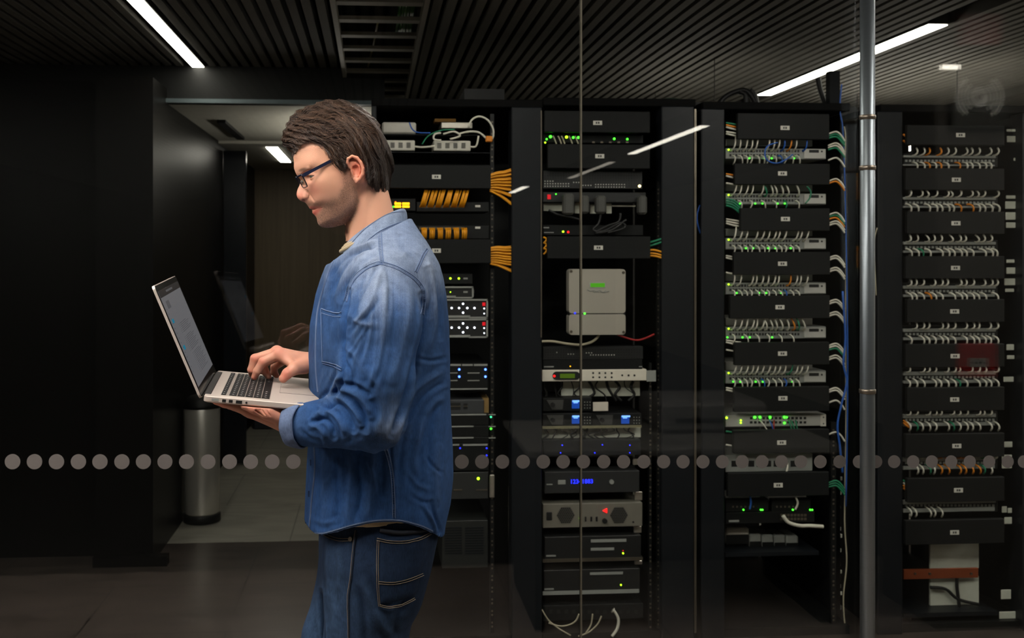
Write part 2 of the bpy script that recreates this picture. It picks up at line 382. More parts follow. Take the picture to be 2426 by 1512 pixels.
def arc(r0, r1, a0, a1, n=14):
    po = [(cx_ + r1 * math.cos(math.radians(a0 + (a1 - a0) * i / n)), cz_ + r1 * math.sin(math.radians(a0 + (a1 - a0) * i / n))) for i in range(n + 1)]
    pi = [(cx_ + r0 * math.cos(math.radians(a0 + (a1 - a0) * i / n)), cz_ + r0 * math.sin(math.radians(a0 + (a1 - a0) * i / n))) for i in range(n + 1)]
    for i in range(n): g.prism([po[i], po[i + 1], pi[i + 1], pi[i]], 1.03, 1.034)
for a0, a1 in ((-52, 52), (128, 232)): arc(.083, .100, a0, a1); arc(.055, .070, a0, a1)
arc(.014, .042, 0, 360, 40)
obj('grille', g, mat('speaker_ring_white', (235, 235, 224), .5), t)
tag(obj('red_sign_box', MB().box(2.39, 2.56, 1.0, 1.05, 2.40, 2.53, .004), mat('sign_dark_red', (120, 24, 24), .5)), 'dark red box above the loudspeaker, mirrored at the very top right', 'sign')
t = empty('desk', (1.26, .58, 0)); tag(t, 'pale grey desk of the hall mirrored faintly across the lower racks', 'desk')
M_desk = mat('desk_grey_laminate', (120, 118, 112), .5)
obj('desk_top', MB().box(.62, 1.95, .2, .96, .722, .75, .003), M_desk, t)
for x in (.66, 1.87): obj('leg', MB().box(x, x + .04, .26, .9, 0, .722), M_black, t)
obj('modesty_panel', MB().box(.70, 1.87, .22, .24, .25, .722), M_black, t)
t = empty('printer', (1.5, .42, .75)); tag(t, 'low grey printer standing on the mirrored desk', 'printer')
obj('case', MB().box(1.27, 1.75, .22, .62, .75, .89, .02), mat('printer_grey', (110, 108, 104), .5), t)
obj('paper_slot', MB().box(1.33, 1.69, .617, .624, .80, .82), M_port, t)
# ------------------------------------------------------------------ server racks
M_led = {k: glow('led_' + k, c, s) for k, c, s in (('green', (60, 255, 40), 6.0), ('lime', (170, 255, 30), 5.0), ('red', (255, 20, 20), 4.0), ('white', (235, 240, 255), 5.0),
        ('blue', (70, 110, 255), 7.0), ('deepblue', (30, 40, 255), 4.0), ('amber', (255, 170, 10), 4.0), ('warm', (255, 225, 150), 6.0), ('teal', (60, 230, 150), 2.5), ('dimred', (190, 20, 30), .9), ('orange', (255, 120, 20), 3.0))}
M_cab = {k: mat('cable_' + k, c, .5, var=.05) for k, c in (('white', (208, 205, 190)), ('yellow', (226, 152, 14)), ('blue', (30, 84, 168)), ('green', (24, 120, 84)), ('orange', (214, 128, 26)), ('black', (16, 16, 16)), ('red', (150, 22, 24)), ('cream', (172, 164, 140)))}
M_pale = mat('lit_gap_pale', (214, 216, 200), .7)  # pale colour stands in for lit space seen through rack gaps
M_perf = mat('perforated_dark_steel', (26, 27, 27), .5)
def led(parent, px, py, col, r=3.0, Y=YR, name='indicator_light'):
    return obj(name, MB().disc(px, py, Y, r * .78 / 592.0, .003, 12), M_led[col], parent)
def quad(parent, name, px0, px1, py0, py1, m, Y=YR, d=.0025, c=0):
    return obj(name, MB().pbox(px0, px1, py0, py1, Y - d, d * 1.2, c), m, parent)
def device(name, label, cat, px0, px1, py0, py1, m, d=.3, Y=YR, group=None, c=.002):
    o = obj(name, MB().pbox(px0, px1, py0, py1, Y, d, c), m)
    return tag(o, label, cat, group)
def rack(label, xl, xr, ytop, post_l, post_r, back=None):
    """open rack frame: xl..xr clear bay in pixels, posts as pixel spans beside it"""
    z1 = P((xl + xr) / 2, ytop, YR).z
    t = empty('server_rack', (PX((xl + xr) / 2, YR), YR + .5, 0)); tag(t, label, 'server rack', 'server racks behind the glass wall')
    for a, b in (post_l, post_r):
        if a is None: continue
        obj('post', MB().box(PX(a, YR - .03), PX(b, YR - .03), YR - .03, YR + .06, 0, z1, .004), M_rack, t)
    X0 = PX(post_l[0] if post_l[0] is not None else xl, YR); X1 = PX(post_r[1] if post_r[0] is not None else xr, YR)
    obj('top_panel', MB().box(X0, X1, YR - .02, YR + .95, z1 - .001, z1 + .03, .003), mat('rack_top_black', (8, 8, 8), .8, spec=.1), t)
    obj('plinth', MB().box(X0, X1, YR - .01, YR + .95, 0, .035), M_black, t)
    for x in (X0 - .0005, X1 - .0015): obj('side_panel', MB().box(x, x + .0012, YR + .07, YR + .93, .035, z1 - .001), M_black, t)
    obj('back_panel', MB().box(X0 + .01, X1 - .01, YR + .93, YR + .94, .035, z1 - .001), M_perf, t)
    return t, z1
def rail(t, px, w=9, y0=270, y1=1500):
    mb = MB().use(M_black); mb.pbox(px - w / 2, px + w / 2, y0, y1, YR + .012, .02)
    mb.use(M_edge)
    y = y0 + 8
    k = 0
    while y < y1 - 6:
        if k % 3: mb.pbox(px - 2, px + 2, y, y + 4, YR + .010, .003)
        y += 9.2; k += 1
    return obj('mounting_rail', mb, None, t)
R1, z1a = rack('left rack behind the man\'s back with bundles of yellow patch cables', 892, 1212, 254, (880, 892), (1212, 1284))
R2, z2a = rack('middle rack with the brushed steel wall box between two dark posts', 1285, 1568, 252, (None, None), (1568, 1645))
R3, z3a = rack('rack just left of the steel pole full of white patch cables', 1717, 2010, 262, (1662, 1717), (None, None))
R4, z4a = rack('far right rack beyond the steel pole with rows of patch panels', 2139, 2425, 268, (2080, 2139), (2424, 2440))
rail(R1, 1166); rail(R2, 1541, 5, 860); rail(R2, 1560, 5, 430); rail(R3, 1975, 12, 1000); rail(R4, 2130, 3)
obj('edge_strip', MB().pbox(1645, 1650, 258, 1500, YR - .034, .03), M_edge, R2)
obj('edge_strip', MB().pbox(1281, 1284, 262, 800, YR - .034, .004), M_edge, R1)
# pale plates standing in for light through the rack sides
def gap_plates(t, rects):
    for (a, b, c, d) in rects:
        obj('lit_gap_plate', MB().pbox(a, b, c, d, YR + .02, .004, .004), M_pale, t)
gap_plates(R4, [(2384, 2407, 463, 471), (2382, 2409, 477, 495), (2383, 2409, 503, 521), (2384, 2407, 527, 540), (2385, 2404, 615, 623), (2385, 2406, 634, 649), (2380, 2406, 660, 676), (2382, 2403, 684, 692),
    (2385, 2403, 816, 830), (2386, 2404, 842, 851), (2378, 2402, 893, 905), (2385, 2408, 306, 312), (2386, 2411, 322, 337), (2402, 2412, 374, 381), (2380, 2399, 1047, 1060), (2374, 2398, 1078, 1110),
    (2374, 2386, 1200, 1215), (2388, 2398, 1204, 1216), (2380, 2398, 1226, 1242), (2372, 2396, 1398, 1420), (2368, 2414, 1450, 1511)])
for k in range(22):
    y = 1130 + k * 17
    obj('lit_gap_plate', MB().pbox(1973 + (k * 7) % 9, 1996 - (k * 5) % 8, y, y + 9, YR + .14, .004, .003), M_pale if k % 3 else M_grey, R3) if k not in (5, 11) else None
# ---------------------------------------- black cable managers
NTH = ['first', 'second', 'third', 'fourth', 'fifth', 'sixth', 'seventh', 'eighth', 'ninth', 'tenth', 'eleventh', 'twelfth', 'thirteenth', 'fourteenth', 'fifteenth', 'sixteenth']
nth = ['topmost', 'second', 'third', 'fourth', 'fifth', 'sixth', 'seventh', 'eighth', 'ninth', 'lowest']
def manager(px0, px1, py0, py1, lx, ly, label, tilt=0, group=None):
    Y = YR - .045
    o = obj('cable_manager', MB().pbox(px0, px1, py0, py1, Y, .022, .002).pbox(px0 + 4, px0 + 8, py0 + 8, py1 - 8, Y + .02, .03).pbox(px1 - 8, px1 - 4, py0 + 8, py1 - 8, Y + .02, .03), M_mgr)
    tag(o, label, 'cable manager', group)
    l = obj('label_plate', MB().use(M_lab).pbox(lx - 10.5, lx + 10.5, ly - 5, ly + 5, Y - .0015, .002).use(M_labtx).pbox(lx - 4.5, lx - 1, ly - 2.5, ly + 2.5, Y - .002, .001).pbox(lx + .5, lx + 4.5, ly - 2.5, ly + 2.5, Y - .002, .001), None, o)
   
    return o
manager(900, 1163, 390, 447, 1034, 419, 'upper black cable manager with small label in the left rack above yellow cables', group='cable managers in the left rack')
manager(925, 1163, 567, 624, 1034, 594, 'lower black cable manager with small label in the left rack below yellow cables', group='cable managers in the left rack')
for i, a in enumerate([(1290, 1540, 262, 315, 1416, 291), (1298, 1540, 341, 400, 1421, 370), (1297, 1541, 560, 613, 1418, 587)]):
    manager(*a, label=['black cable manager at the very top of the middle rack', 'black cable manager below the green lights in the middle rack', 'black cable manager just above the steel box in the middle rack'][i], group='cable managers in the middle rack')
for i, a in enumerate([(1748, 1965, 268, 331, 1860, 303), (1741, 1966, 387, 438, 1854, 411), (1755, 1966, 493, 547, 1861, 519), (1739, 1967, 597, 651, 1854, 625), (1730, 1966, 701, 754, 1848, 728),
        (1741, 1965, 812, 864, 1854, 838), (1740, 1965, 918, 974, 1855, 944), (1738, 1965, 1020, 1072, 1852, 1049), (1725, 1964, 1122, 1174, 1844, 1150)]):
    manager(*a, label=(nth[i] if i < 8 else 'lowest') + ' black cable manager of the white cable rack left of the pole', group='cable managers in the white cable rack')
for i, ly in enumerate([320, 426, 529, 635, 738, 844, 947, 1057, 1162, 1262]):
    lx = [2276, 2266, 2265, 2264, 2262, 2263, 2262, 2267, 2271, 2262][i]
    manager(2150 - (i % 2) * 4, 2380, ly - 28 + (4 if i == 0 else 0), ly + 25, lx, ly, nth[i] + ' black cable manager of the far right rack', group='cable managers in the far right rack')
# ---------------------------------------- patch cables
PROTO = {}
NC = [0]
def cable(kind, p, c, label, group, mirror=1, s=1.0):
    """kind: up/down variants; p = plug position; copies share meshes"""
    key = (kind, c)
    if key not in PROTO:
        random.seed(sum(map(ord, kind)) * 7)
        a = random.uniform(.004, .022); b = random.uniform(-.008, .01)
        h = .062 if kind.startswith('up') else -.048
        if kind.startswith('yup'): h = .075; a = random.uniform(.014, .03)
        if kind.startswith('ydn'): h = -.062; a = random.uniform(-.004, .006)
        if kind.startswith('sup'): h = .03; a = random.uniform(.002, .012)
        if kind.startswith('sdn'): h = -.036; a = random.uniform(.0, .012)
        pts = bez((0, .004, 0), (0, -.03, h * .02), (a * .25, -.048, h * .35), (a, -.016, h), 7)
        pts = [pts[0], pts[0] * .55 + pts[1] * .45] + pts[1:]
        rr = [.0050, .0050, .0038] + [.0035] * (len(pts) - 3)
        PROTO[key] = obj('patch_cable', MB().tube(pts, rr, 6), M_cab[c], None, True); o = PROTO[key]
    else:
        o = PROTO[key].copy(); COL.objects.link(o)
    o.location = p; o.scale = (mirror * s, 1, s)
    NC[0] += 1
    return tag(o, label, 'cable', group)
# patch panels / switches with ports
def ports(px0, px1, rows, n, w=5, h=5, Y=YR, m=M_port):
    mb = MB()
    for y in rows:
        for k in range(n):
            x = px0 + (px1 - px0) * (k + .5) / n
            mb.pbox(x - w / 2, x + w / 2, y - h / 2, y + h / 2, Y - .001, .002)
    return mb
def switch3(y, i, label):
    """grey switch of rack 3; y = port row centre"""
    o = device('network_switch', label, 'network switch', 1719, 1957, y - 12, y + 15, M_grey, .26, group='grey switches in the white cable rack')
    obj('module_plate', MB().use(M_lgrey).pbox(1905, 1956, y - 10, y + 13, YR - .004, .004, .001).use(M_port).pbox(1917, 1940, y - 8, y - 1, YR - .0045, .002).disc(1947, y - 4, YR - .004, .004, .001, 10), None, o)
    obj('port_block', ports(1727, 1895, (y - 5, y + 5), 24, 4.6, 6), M_port, o)
    led(o, 1726, y - 8, 'lime', 2.4)
    for k in range(6):
        if (k * 7 + i * 3) % 4: led(o, 1722 + ((k * 53 + i * 31) % 176), y + 12.5, 'green', 1.9)
    pl = device('rear_shelf', nth[i] + ' pale grey tray above a switch of the white cable rack', 'shelf', 1719, 1925, y - 34, y - 16, M_grey if i < 4 else M_lgrey, .2, YR + .035)
    return o
ys3 = [363, 470, 576, 682, 787, 892]
colmap = {(0, 9): 'blue', (0, 10): 'orange', (0, 13): 'blue', (1, 11): 'orange', (1, 6): 'green', (1, 13): 'green', (2, 10): 'orange', (3, 10): 'orange', (4, 11): 'orange', (4, 12): 'green', (5, 10): 'green'}
for i, y in enumerate(ys3):
    switch3(y, i, nth[i] + ' grey network switch of the white cable rack, plugged with patch cables')
    for k in range(13 + (i != 1)):
        if (k + i) % 7 == 5 and i < 4: continue
        c = colmap.get((i, k), 'white'); x = 1732 + k * 13 + (k * 5 % 4)
        cable('up%d' % ((k * 3 + i) % 6), P(x, y - 5, YR), c, '%s patch cable rising from the %s switch of the white cable rack' % (c, nth[i]), 'rising %s cables of the %s switch in the white cable rack' % (c, nth[i]), -1 if k > 5 and i in (1, 4) else 1, .9)
    for k in range(12):
        x = 1736 + k * 13.5; c = {(1, 9): 'green', (1, 10): 'green', (5, 5): 'blue', (5, 9): 'blue', (3, 9): 'blue', (0, 8): 'blue', (4, 9): 'blue'}.get((i, k), 'white')
        if (k * 3 + i) % 6 == 1: continue
        cable('dn%d' % ((k + i) % 5), P(x, y + 6, YR), c, '%s patch cable hanging from the %s switch of the white cable rack' % (c, nth[i]), 'hanging %s cables of the %s switch in the white cable rack' % (c, nth[i]), 1 if k % 3 else -1, .8)
def loose(name, label, pts, r, c, cat='cable', group=None, Y=YR - .02, n=5):
    """cable laid through pixel points (x, y[, Y])"""
    w = [P(p[0], p[1], p[2] if len(p) > 2 else Y) for p in pts]
    o = obj(name, MB().tube(spline(w, n), r, 6), M_cab[c] if isinstance(c, str) else c, None, True)
    return tag(o, label, cat, group)
loose('patch_cable', 'blue patch cable looped below the topmost manager of the white cable rack', [(1842, 338), (1820, 345), (1812, 362), (1818, 380), (1840, 387), (1862, 378), (1878, 366)], .003, 'blue', Y=YR - .055)
loose('patch_cable', 'green patch cable curling beside the second switch of the white cable rack', [(1912, 442), (1921, 455), (1918, 470), (1908, 482)], .003, 'green', Y=YR - .05)
loose('patch_cable', 'blue cable dangling in front of the tall dark post left of the white cable rack', [(1658, 486), (1651, 510), (1652, 530), (1660, 555)], .004, 'blue', Y=YR - .01)
# side bundles of rack 3 (left and right of the managers)
sd = 0
for i, (y, cs) in enumerate([(318, 'white green green'), (345, 'white white green'), (380, 'white'), (430, 'white orange'), (510, 'white green orange'), (530, 'white white'), (612, 'white white'), (640, 'white white'), (716, 'white white'), (745, 'white white'),
                             (820, 'white white green'), (848, 'white white'), (925, 'white white'), (955, 'white'), (1030, 'white'), (1145, 'green green green')]):
    for j, c in enumerate(cs.split()):
        sd += 1
        loose('patch_cable', '%s cable at the right end of the %s cable level of the white cable rack' % (c, NTH[i]), [(1962, y + j * 5), (1980, y + j * 6 - 6), (1992, y + j * 7 + 2), (2001, y + j * 6 + 16)], .0038, c, group='%s cables, right end, %s level' % (c, NTH[i]), Y=YR - .02)
for i, (y, cs) in enumerate([(297, 'green orange white'), (318, 'white white'), (418, 'orange white'), (440, 'white'), (478, 'green green green green'), (525, 'white white white'), (612, 'white white'), (652, 'white'), (812, 'white white'), (835, 'white'), (925, 'white white'), (1028, 'green'), (1060, 'white')]):
    for j, c in enumerate(cs.split()):
        loose('patch_cable', '%s cable at the left end of the %s cable level of the white cable rack' % (c, NTH[i]), [(1756, y + j * 6 + (12 if c == 'green' and len(cs) > 20 else 0)), (1738, y + j * 6 - 3), (1720, y + j * 5 - 6)], .0038, c, group='%s cables, left end, %s level' % (c, NTH[i]), Y=YR - .02)
loose('network_cable', 'long blue cable running down between the white cable rack and the pole', [(1996, 690), (2003, 800), (1998, 860), (2006, 905), (1993, 960), (1984, 1010), (1990, 1060), (1996, 1120)], .0042, 'blue', Y=YR - .03)
loose('network_cable', 'thin dark blue cable hanging from the ceiling right of the white cable rack', [(1994, 200), (1990, 260), (1998, 330), (2005, 600), (2008, 900), (2004, 1200)], .003, 'blue', Y=YR + .0)
loose('network_cable', 'long cream cable sagging down beside the pole, right of the white cable rack', [(2000, 300), (2003, 330), (2000, 430), (2004, 560), (2003, 760), (2004, 1000), (2001, 1230), (2006, 1330), (1998, 1420), (2004, 1508)], .003, 'cream', Y=YR + .02)
loose('network_cable', 'thin cream cable hanging between the pole and the far right rack', [(2078, 540), (2071, 575), (2073, 640), (2076, 700)], .002, 'cream', Y=YR - .04)
# lower devices of rack 3
o = device('network_switch', 'silver switch with bright green lights low in the white cable rack', 'network switch', 1719, 1957, 984, 1009, M_lgrey, .3)
obj('port_block', ports(1775, 1912, (991, 1001), 14, 6, 5.5), M_port, o); obj('mounting_ear', MB().use(M_white).pbox(1944, 1957, 983, 1010, YR - .003, .004).use(M_port).disc(1951, 989, YR - .003, .003, .001, 8).disc(1951, 1004, YR - .003, .003, .001, 8), None, o)
for x, y, r in ((1788, 989, 3.6), (1800, 989, 3.6), (1824, 989, 3.6), (1858, 989, 3.6), (1864, 989, 2), (1858, 1002, 3.4), (1721, 990, 3), (1755, 996, 2.2), (1755, 1002, 2.2)): led(o, x, y, 'green' if x > 1760 else 'lime', r)
for k, (x, c, dx) in enumerate([(1800, 'white', 18), (1823, 'blue', 10), (1834, 'red', -1), (1868, 'green', 8), (1874, 'green', 9), (1885, 'green', 4)]):
    loose('patch_cable', '%s cable hanging from the silver switch of the white cable rack' % c, [(x, 996, YR), (x + dx * .4, 1004, YR - .03), (x + dx, 1020, YR - .025)], .003, c, group='%s cables of the silver switch' % c)
o = device('patch_bay', 'grey panel with dark modules behind the dots in the white cable rack', 'patch panel', 1719, 1925, 1078, 1116, M_grey, .2)
obj('module_block', ports(1730, 1910, (1099,), 9, 14, 14), M_port, o)
loose('patch_cable', 'short white cable hanging between dots in front of the grey panel', [(1866, 1098, YR), (1866, 1108), (1863, 1120)], .004, 'white')
for k in range(2):
    o = device('media_converter', ['left', 'right'][k] + ' small black converter with green lights low in the white cable rack', 'network device', 1719 + k * 110, 1821 + k * 100, 1184, 1212, M_black, .18)
    for x in ((1761, 1802, 1806), (1878, 1919, 1924))[k]: led(o, x, 1208, 'green', 2.4)
    obj('connector', ports(1732 + k * 104, 1790 + k * 104, (1201,), 6, 4, 4, m=M_edge), M_edge, o)
    tag(obj('paper_sheet', MB().pbox(1719 + k * 100, 1800 + k * 110, 1176, 1184, YR + .03, .1), M_lgrey), 'pale sheet on top of the %s black converter' % ['left', 'right'][k], 'paper')
loose('patch_cable', 'blue cable crossing the left black converter', [(1777, 1176), (1779, 1192), (1776, 1207)], .004, 'blue')
loose('patch_cable', 'white cable crossing the right black converter', [(1885, 1178), (1890, 1192), (1884, 1208)], .004, 'white')
o = device('network_switch', 'dark switch with two rows of ports at the foot of the white cable rack', 'network switch', 1719, 1930, 1215, 1238, M_black, .25)
obj('port_block', ports(1848, 1912, (1221, 1230), 8, 6, 6, m=M_edge), M_edge, o)
obj('badge', MB().pbox(1727, 1751, 1233, 1237, YR - .002, .002), M_grey, o)
loose('power_cable', 'thick white cable draped below the dark switch at the foot of the rack', [(1855, 1222), (1868, 1238), (1895, 1246), (1918, 1246), (1950, 1248)], .008, 'white')
for k, (a, b, c_, d_) in enumerate([(1720, 1775, 1252, 1290), (1776, 1804, 1266, 1308), (1806, 1833, 1268, 1309), (1835, 1861, 1269, 1310), (1863, 1892, 1270, 1311)]):
    o = device('adapter_box', ['white crumpled', 'first grey', 'second grey', 'third grey', 'last grey'][k] + ' box on the bottom shelf of the white cable rack', 'box', a, b, c_, d_, M_grey if k else M_white, .1, YR + .08, c=.006)
    obj('dark_front', MB().pbox(a + 1, b - 1, c_ + (d_ - c_) * .42, d_ - 1, YR + .077, .003), M_black, o)
tag(obj('rack_shelf', MB().pbox(1719, 1940, 1311, 1315, YR, .4), M_rack), 'thin bottom shelf of the white cable rack', 'shelf')
# ---------------------------------------- rack 4 patch panels
rowy = [376, 475, 581, 685, 787, 889, 990, 1092, 1193]
for i, y in enumerate(rowy):
    o = device('patch_bay', nth[i] + ' patch panel of the far right rack with silver bars', 'patch panel', 2140, 2364, y - 12, y + 20, M_black, .12, group='patch panels in the far right rack')
    obj('silver_bar', MB().pbox(2140, 2360, y - 8, y - 1, YR - .01, .012, .002).pbox(2140, 2357, y + 13, y + 18, YR - .006, .008, .001), M_grey, o)
    obj('port_strip', ports(2143, 2358, (y + 5,), 24, 5.2, 5, m=M_alu, Y=YR - .001), M_grey, o)
cl4 = {(0, 3): 'orange', (0, 5): 'orange', (0, 8): 'orange', (1, 8): 'orange', (1, 9): 'orange', (1, 10): 'orange', (2, 2): 'green', (6, 1): 'green', (6, 7): 'green', (5, 8): 'green', (3, 3): 'orange'}
rest = MB()
def cable4(i, y, up):
    n = 15
    for k in range(n):
        if up and (k * 5 + i * 3) % 4 == 0: continue
        if not up and (k * 3 + i) % 7 == 0: continue
        c = cl4.get((i, k), 'white') if not up or i == 0 else 'white'
        if i == 7: c = ['white', 'white', 'white', 'green', 'white', 'orange', 'orange', 'orange', 'orange', 'orange', 'orange', 'orange', 'green', 'white', 'white'][k]
        if i == 8 and (up or k > 5): continue
        x = 2146 + k * 14.6 + (k * 7 + i) % 5
        p = P(x, y - 7 if up else y + 9, YR - .004)
        if NC[0] < 205:
            cable(('sup%d' if up else 'sdn%d') % ((k + i) % 4), p, c, '%s patch cable %s the %s patch panel of the far right rack' % (c, 'rising from' if up else 'hanging from', nth[i]),
                  '%s %s cables of the %s patch panel in the far right rack' % ('rising' if up else 'hanging', c, nth[i]), -1 if (k % 4 == 3 and up) else 1, 1.0)
        else:
            rest.use(M_cab[c]); h = .03 if up else -.036; a = .004 + .002 * (k % 4)
            rest.tube([p + Vector(q) for q in bez((0, .004, 0), (0, -.03, h * .02), (a * .25, -.048, h * .35), (a, -.016, h), 6)], .0035, 6)
for i in (1, 2, 3, 4, 5, 0, 6, 7, 8):
    cable4(i, rowy[i], False)
    cable4(i, rowy[i], True)
if rest.v:
    tag(obj('patch_cables', rest, None, None, True), 'remaining short patch cables on the patch panels of the far right rack', 'cables', kind='stuff')
for i, (y, cs) in enumerate([(330, 'orange'), (345, 'orange'), (1008, 'orange orange'), (1150, 'green white orange orange')]):
    for j, c in enumerate(cs.split()):
        loose('patch_cable', '%s cable leaving a manager at the left side of the far right rack' % c, [(2156, y + j * 6), (2148, y + j * 6 - 5), (2140, y + j * 6 - 12)], .004, c, group='%s cables at the left side of the far right rack' % c)
tag(obj('pale_panel', MB().pbox(2204, 2319, 1288, 1346, YR + .08, .01), M_pale), 'upper pale square panel low in the far right rack above the copper bar', 'panel')
tag(obj('pale_panel', MB().pbox(2204, 2319, 1368, 1432, YR + .08, .01), M_pale), 'lower pale square panel low in the far right rack below the copper bar', 'panel')
o = tag(obj('earth_bar', MB().pbox(2141, 2318, 1350, 1369, YR + .05, .01, .001), mat('copper_bar', (176, 92, 58), .4, .6)), 'copper earthing bar across the foot of the far right rack', 'copper bar')
for x in (2167, 2202, 2300): obj('bolt', MB().disc(x, 1359, YR + .05, .005, .006, 6), M_edge, o)
loose('power_cable', 'black cable drooping across the lower pale panel of the far right rack', [(2204, 1392), (2240, 1396), (2270, 1420), (2318, 1432)], .007, 'black', Y=YR + .06)
loose('power_cable', 'black upright cable in front of the lower pale panel of the far right rack', [(2268, 1366), (2267, 1390), (2272, 1434), (2270, 1470)], .007, 'black', Y=YR + .06)
for k, y in enumerate((1454,)): tag(obj('rack_shelf', MB().pbox(2140, 2364, y, y + 4, YR, .4), M_rack), ['upper', 'lower'][k] + ' thin shelf at the foot of the far right rack', 'shelf')
# ---------------------------------------- rack 1
def vented(name, label, a, b, c, d, groups, m=M_white):
    o = device(name, label, 'network device', a, b, c, d, m, .14, YR + .02, c=.003)
    mb = MB()
    for gx in groups:
        for k in range(6): mb.pbox(gx - 5, gx + 5, c + 6 + k * 2.2, c + 7.2 + k * 2.2, YR + .018, .003)
    obj('vent_slots', mb, M_labtx, o); return o
vented('router', 'white vented box on the top shelf of the left rack, touching the man\'s hair', 905, 983, 332, 357, (930, 949, 968))
vented('router', 'white vented box on the right of the top shelf in the left rack', 1027, 1115, 333, 358, (1041, 1060, 1079, 1098))
device('router', 'plain white box standing above the vented boxes behind the man\'s head', 'network device', 905, 986, 289, 317, M_white, .14, YR + .06, c=.006)
o = device('router', 'silver box lying at the top of the left rack', 'network device', 1045, 1120, 289, 305, M_alu, .16, YR + .04, c=.003)
obj('top_sticker', MB().pbox(1030, 1080, 281, 289, YR + .1, .08), mat('sticker_ochre', (168, 120, 50), .6), o)
for k, y in enumerate((318, 360)): tag(obj('rack_shelf', MB().pbox(898, 1162, y, y + 3, YR + .01, .35), M_rack), ['upper thin shelf at the top of the left rack', 'thin shelf under the white vented boxes of the left rack'][k], 'shelf')
for k, pts in enumerate([[(1110, 300), (1118, 284), (1135, 276), (1155, 284), (1168, 305), (1168, 325), (1160, 335)], [(983, 347), (1000, 349), (1030, 346)], [(1045, 315), (1030, 318), (1028, 330), (1045, 333)],
                         [(1085, 318), (1110, 312), (1135, 314), (1152, 328)], [(1115, 348), (1128, 346), (1134, 322)], [(1050, 318), (1075, 312), (1090, 322), (1066, 330)]]):
    loose('network_cable', ['white cable arching over the top right of the left rack', 'short white cable joining the two vented boxes', 'white cable loop left of the silver box', 'white cable running right from the silver box to the orange plug',
          'white cable end right of the vented box', 'coiled white cable on the right vented box'][k], pts, .0042, 'white', Y=YR)
loose('network_cable', 'green cable curving across the top shelf of the left rack', [(1000, 342), (1015, 322), (1045, 309), (1078, 307)], .003, 'green', Y=YR + .01)
loose('network_cable', 'blue cable behind the man\'s head at the top of the left rack', [(970, 290), (976, 305), (990, 314), (1020, 315)], .003, 'blue', Y=YR + .01)
tag(obj('plug', MB().pbox(1151, 1167, 322, 336, YR - .01, .02, .003), M_cab['orange']), 'small orange plug at the end of the arched white cable', 'plug')
o = device('power_meter', 'black unit with amber lit display beside the man\'s collar', 'network device', 925, 985, 470, 500, M_black, .2)
obj('display', MB().pbox(935, 950, 480, 485, YR - .002, .002).pbox(953, 970, 480, 485, YR - .002, .002).pbox(935, 950, 487, 492, YR - .002, .002).pbox(953, 970, 487, 492, YR - .002, .002), M_led['amber'], o)
led(o, 932, 490, 'green', 2.2); led(o, 937, 479, 'orange', 2.2)
for k, (y0, y1, yp) in enumerate([(478, 502, 490), (534, 566, 541)]):
    o = device('patch_bay', ['upper', 'lower'][k] + ' black patch panel feeding yellow cables in the left rack', 'patch panel', 987, 1159, y0, y1, M_black, .2)
    obj('port_strip', ports(993, 1100, (yp,), 24, 3.6, 6, m=M_edge), M_edge, o); obj('label_plate', MB().pbox(1126, 1138, yp - 4, yp + 1, YR - .002, .002), M_lab, o)
    for g in range(6):
        for j in range(4):
            x = (996 + g * 18.4 if k == 0 else 999 + g * 19) + j * 3.4
            p = P(x, yp, YR)
            if k == 0: cable('yup%d' % ((g + j) % 4), p, 'yellow', 'yellow patch cable in the %s bunch from the left rising to the upper cable manager' % NTH[g], 'rising yellow cables, %s bunch' % NTH[g], 1, .9)
            else: cable('ydn%d' % ((g * 2 + j) % 4), p, 'yellow', 'yellow patch cable in the %s bunch from the left dropping to the lower cable manager' % NTH[g], 'dropping yellow cables, %s bunch' % NTH[g], 1 if g % 2 else -1, .75)
for k, (x0, ys_) in enumerate([(1160, [(415, 400), (420, 409), (427, 420), (432, 428), (438, 436), (443, 447), (448, 462), (450, 482)]), (1160, [(588, 584), (592, 590), (598, 598), (604, 606), (610, 611), (615, 618), (620, 624), (623, 640)])]):
    for j, (ya, yb) in enumerate(ys_):
        for q in range(2):
            loose('patch_cable', '%s yellow cable from the top fanning right out of the %s cable manager' % (NTH[j * 2 + q], ['upper', 'lower'][k]), [(x0, ya + q * 2), (1178, (ya * .7 + yb * .3) - 2 + q * 3), (1195, (ya + yb * 1.4) / 2.4 + q * 3), (1213, yb + q * 4)], .0042, 'yellow',
                  group='yellow cables fanning from the %s manager' % ['upper', 'lower'][k], Y=YR - .005 - q * .01)
o = device('media_converter', 'small black box with two lime lights above the silver-framed units', 'network device', 1035, 1120, 648, 673, M_black, .2); led(o, 1067, 660, 'lime', 3); led(o, 1087, 660, 'lime', 3); obj('badge', MB().pbox(1098, 1108, 658, 662, YR - .002, .002), M_grey, o)
def framed(name, label, a, b, c, d, Y=YR):
    o = device(name, label, 'server', a, b, c, d, M_port, .3, Y)
    obj('frame', MB().pbox(a, b, c, c + 3.5, Y - .006, .01).pbox(b - 3.5, b, c, d, Y - .006, .01).pbox(a, b - 42, d - 6, d - 1, Y - .006, .01).pbox(b - 45, b, d - 3, d, Y - .006, .01), M_grey, o)
    return o
o = framed('media_converter', 'narrow black box in a silver frame above the two units with white lights', 1035, 1122, 679, 707); led(o, 1067, 692, 'lime', 1.6); obj('badge', MB().pbox(1098, 1108, 690, 694, YR - .002, .002), M_grey, o)
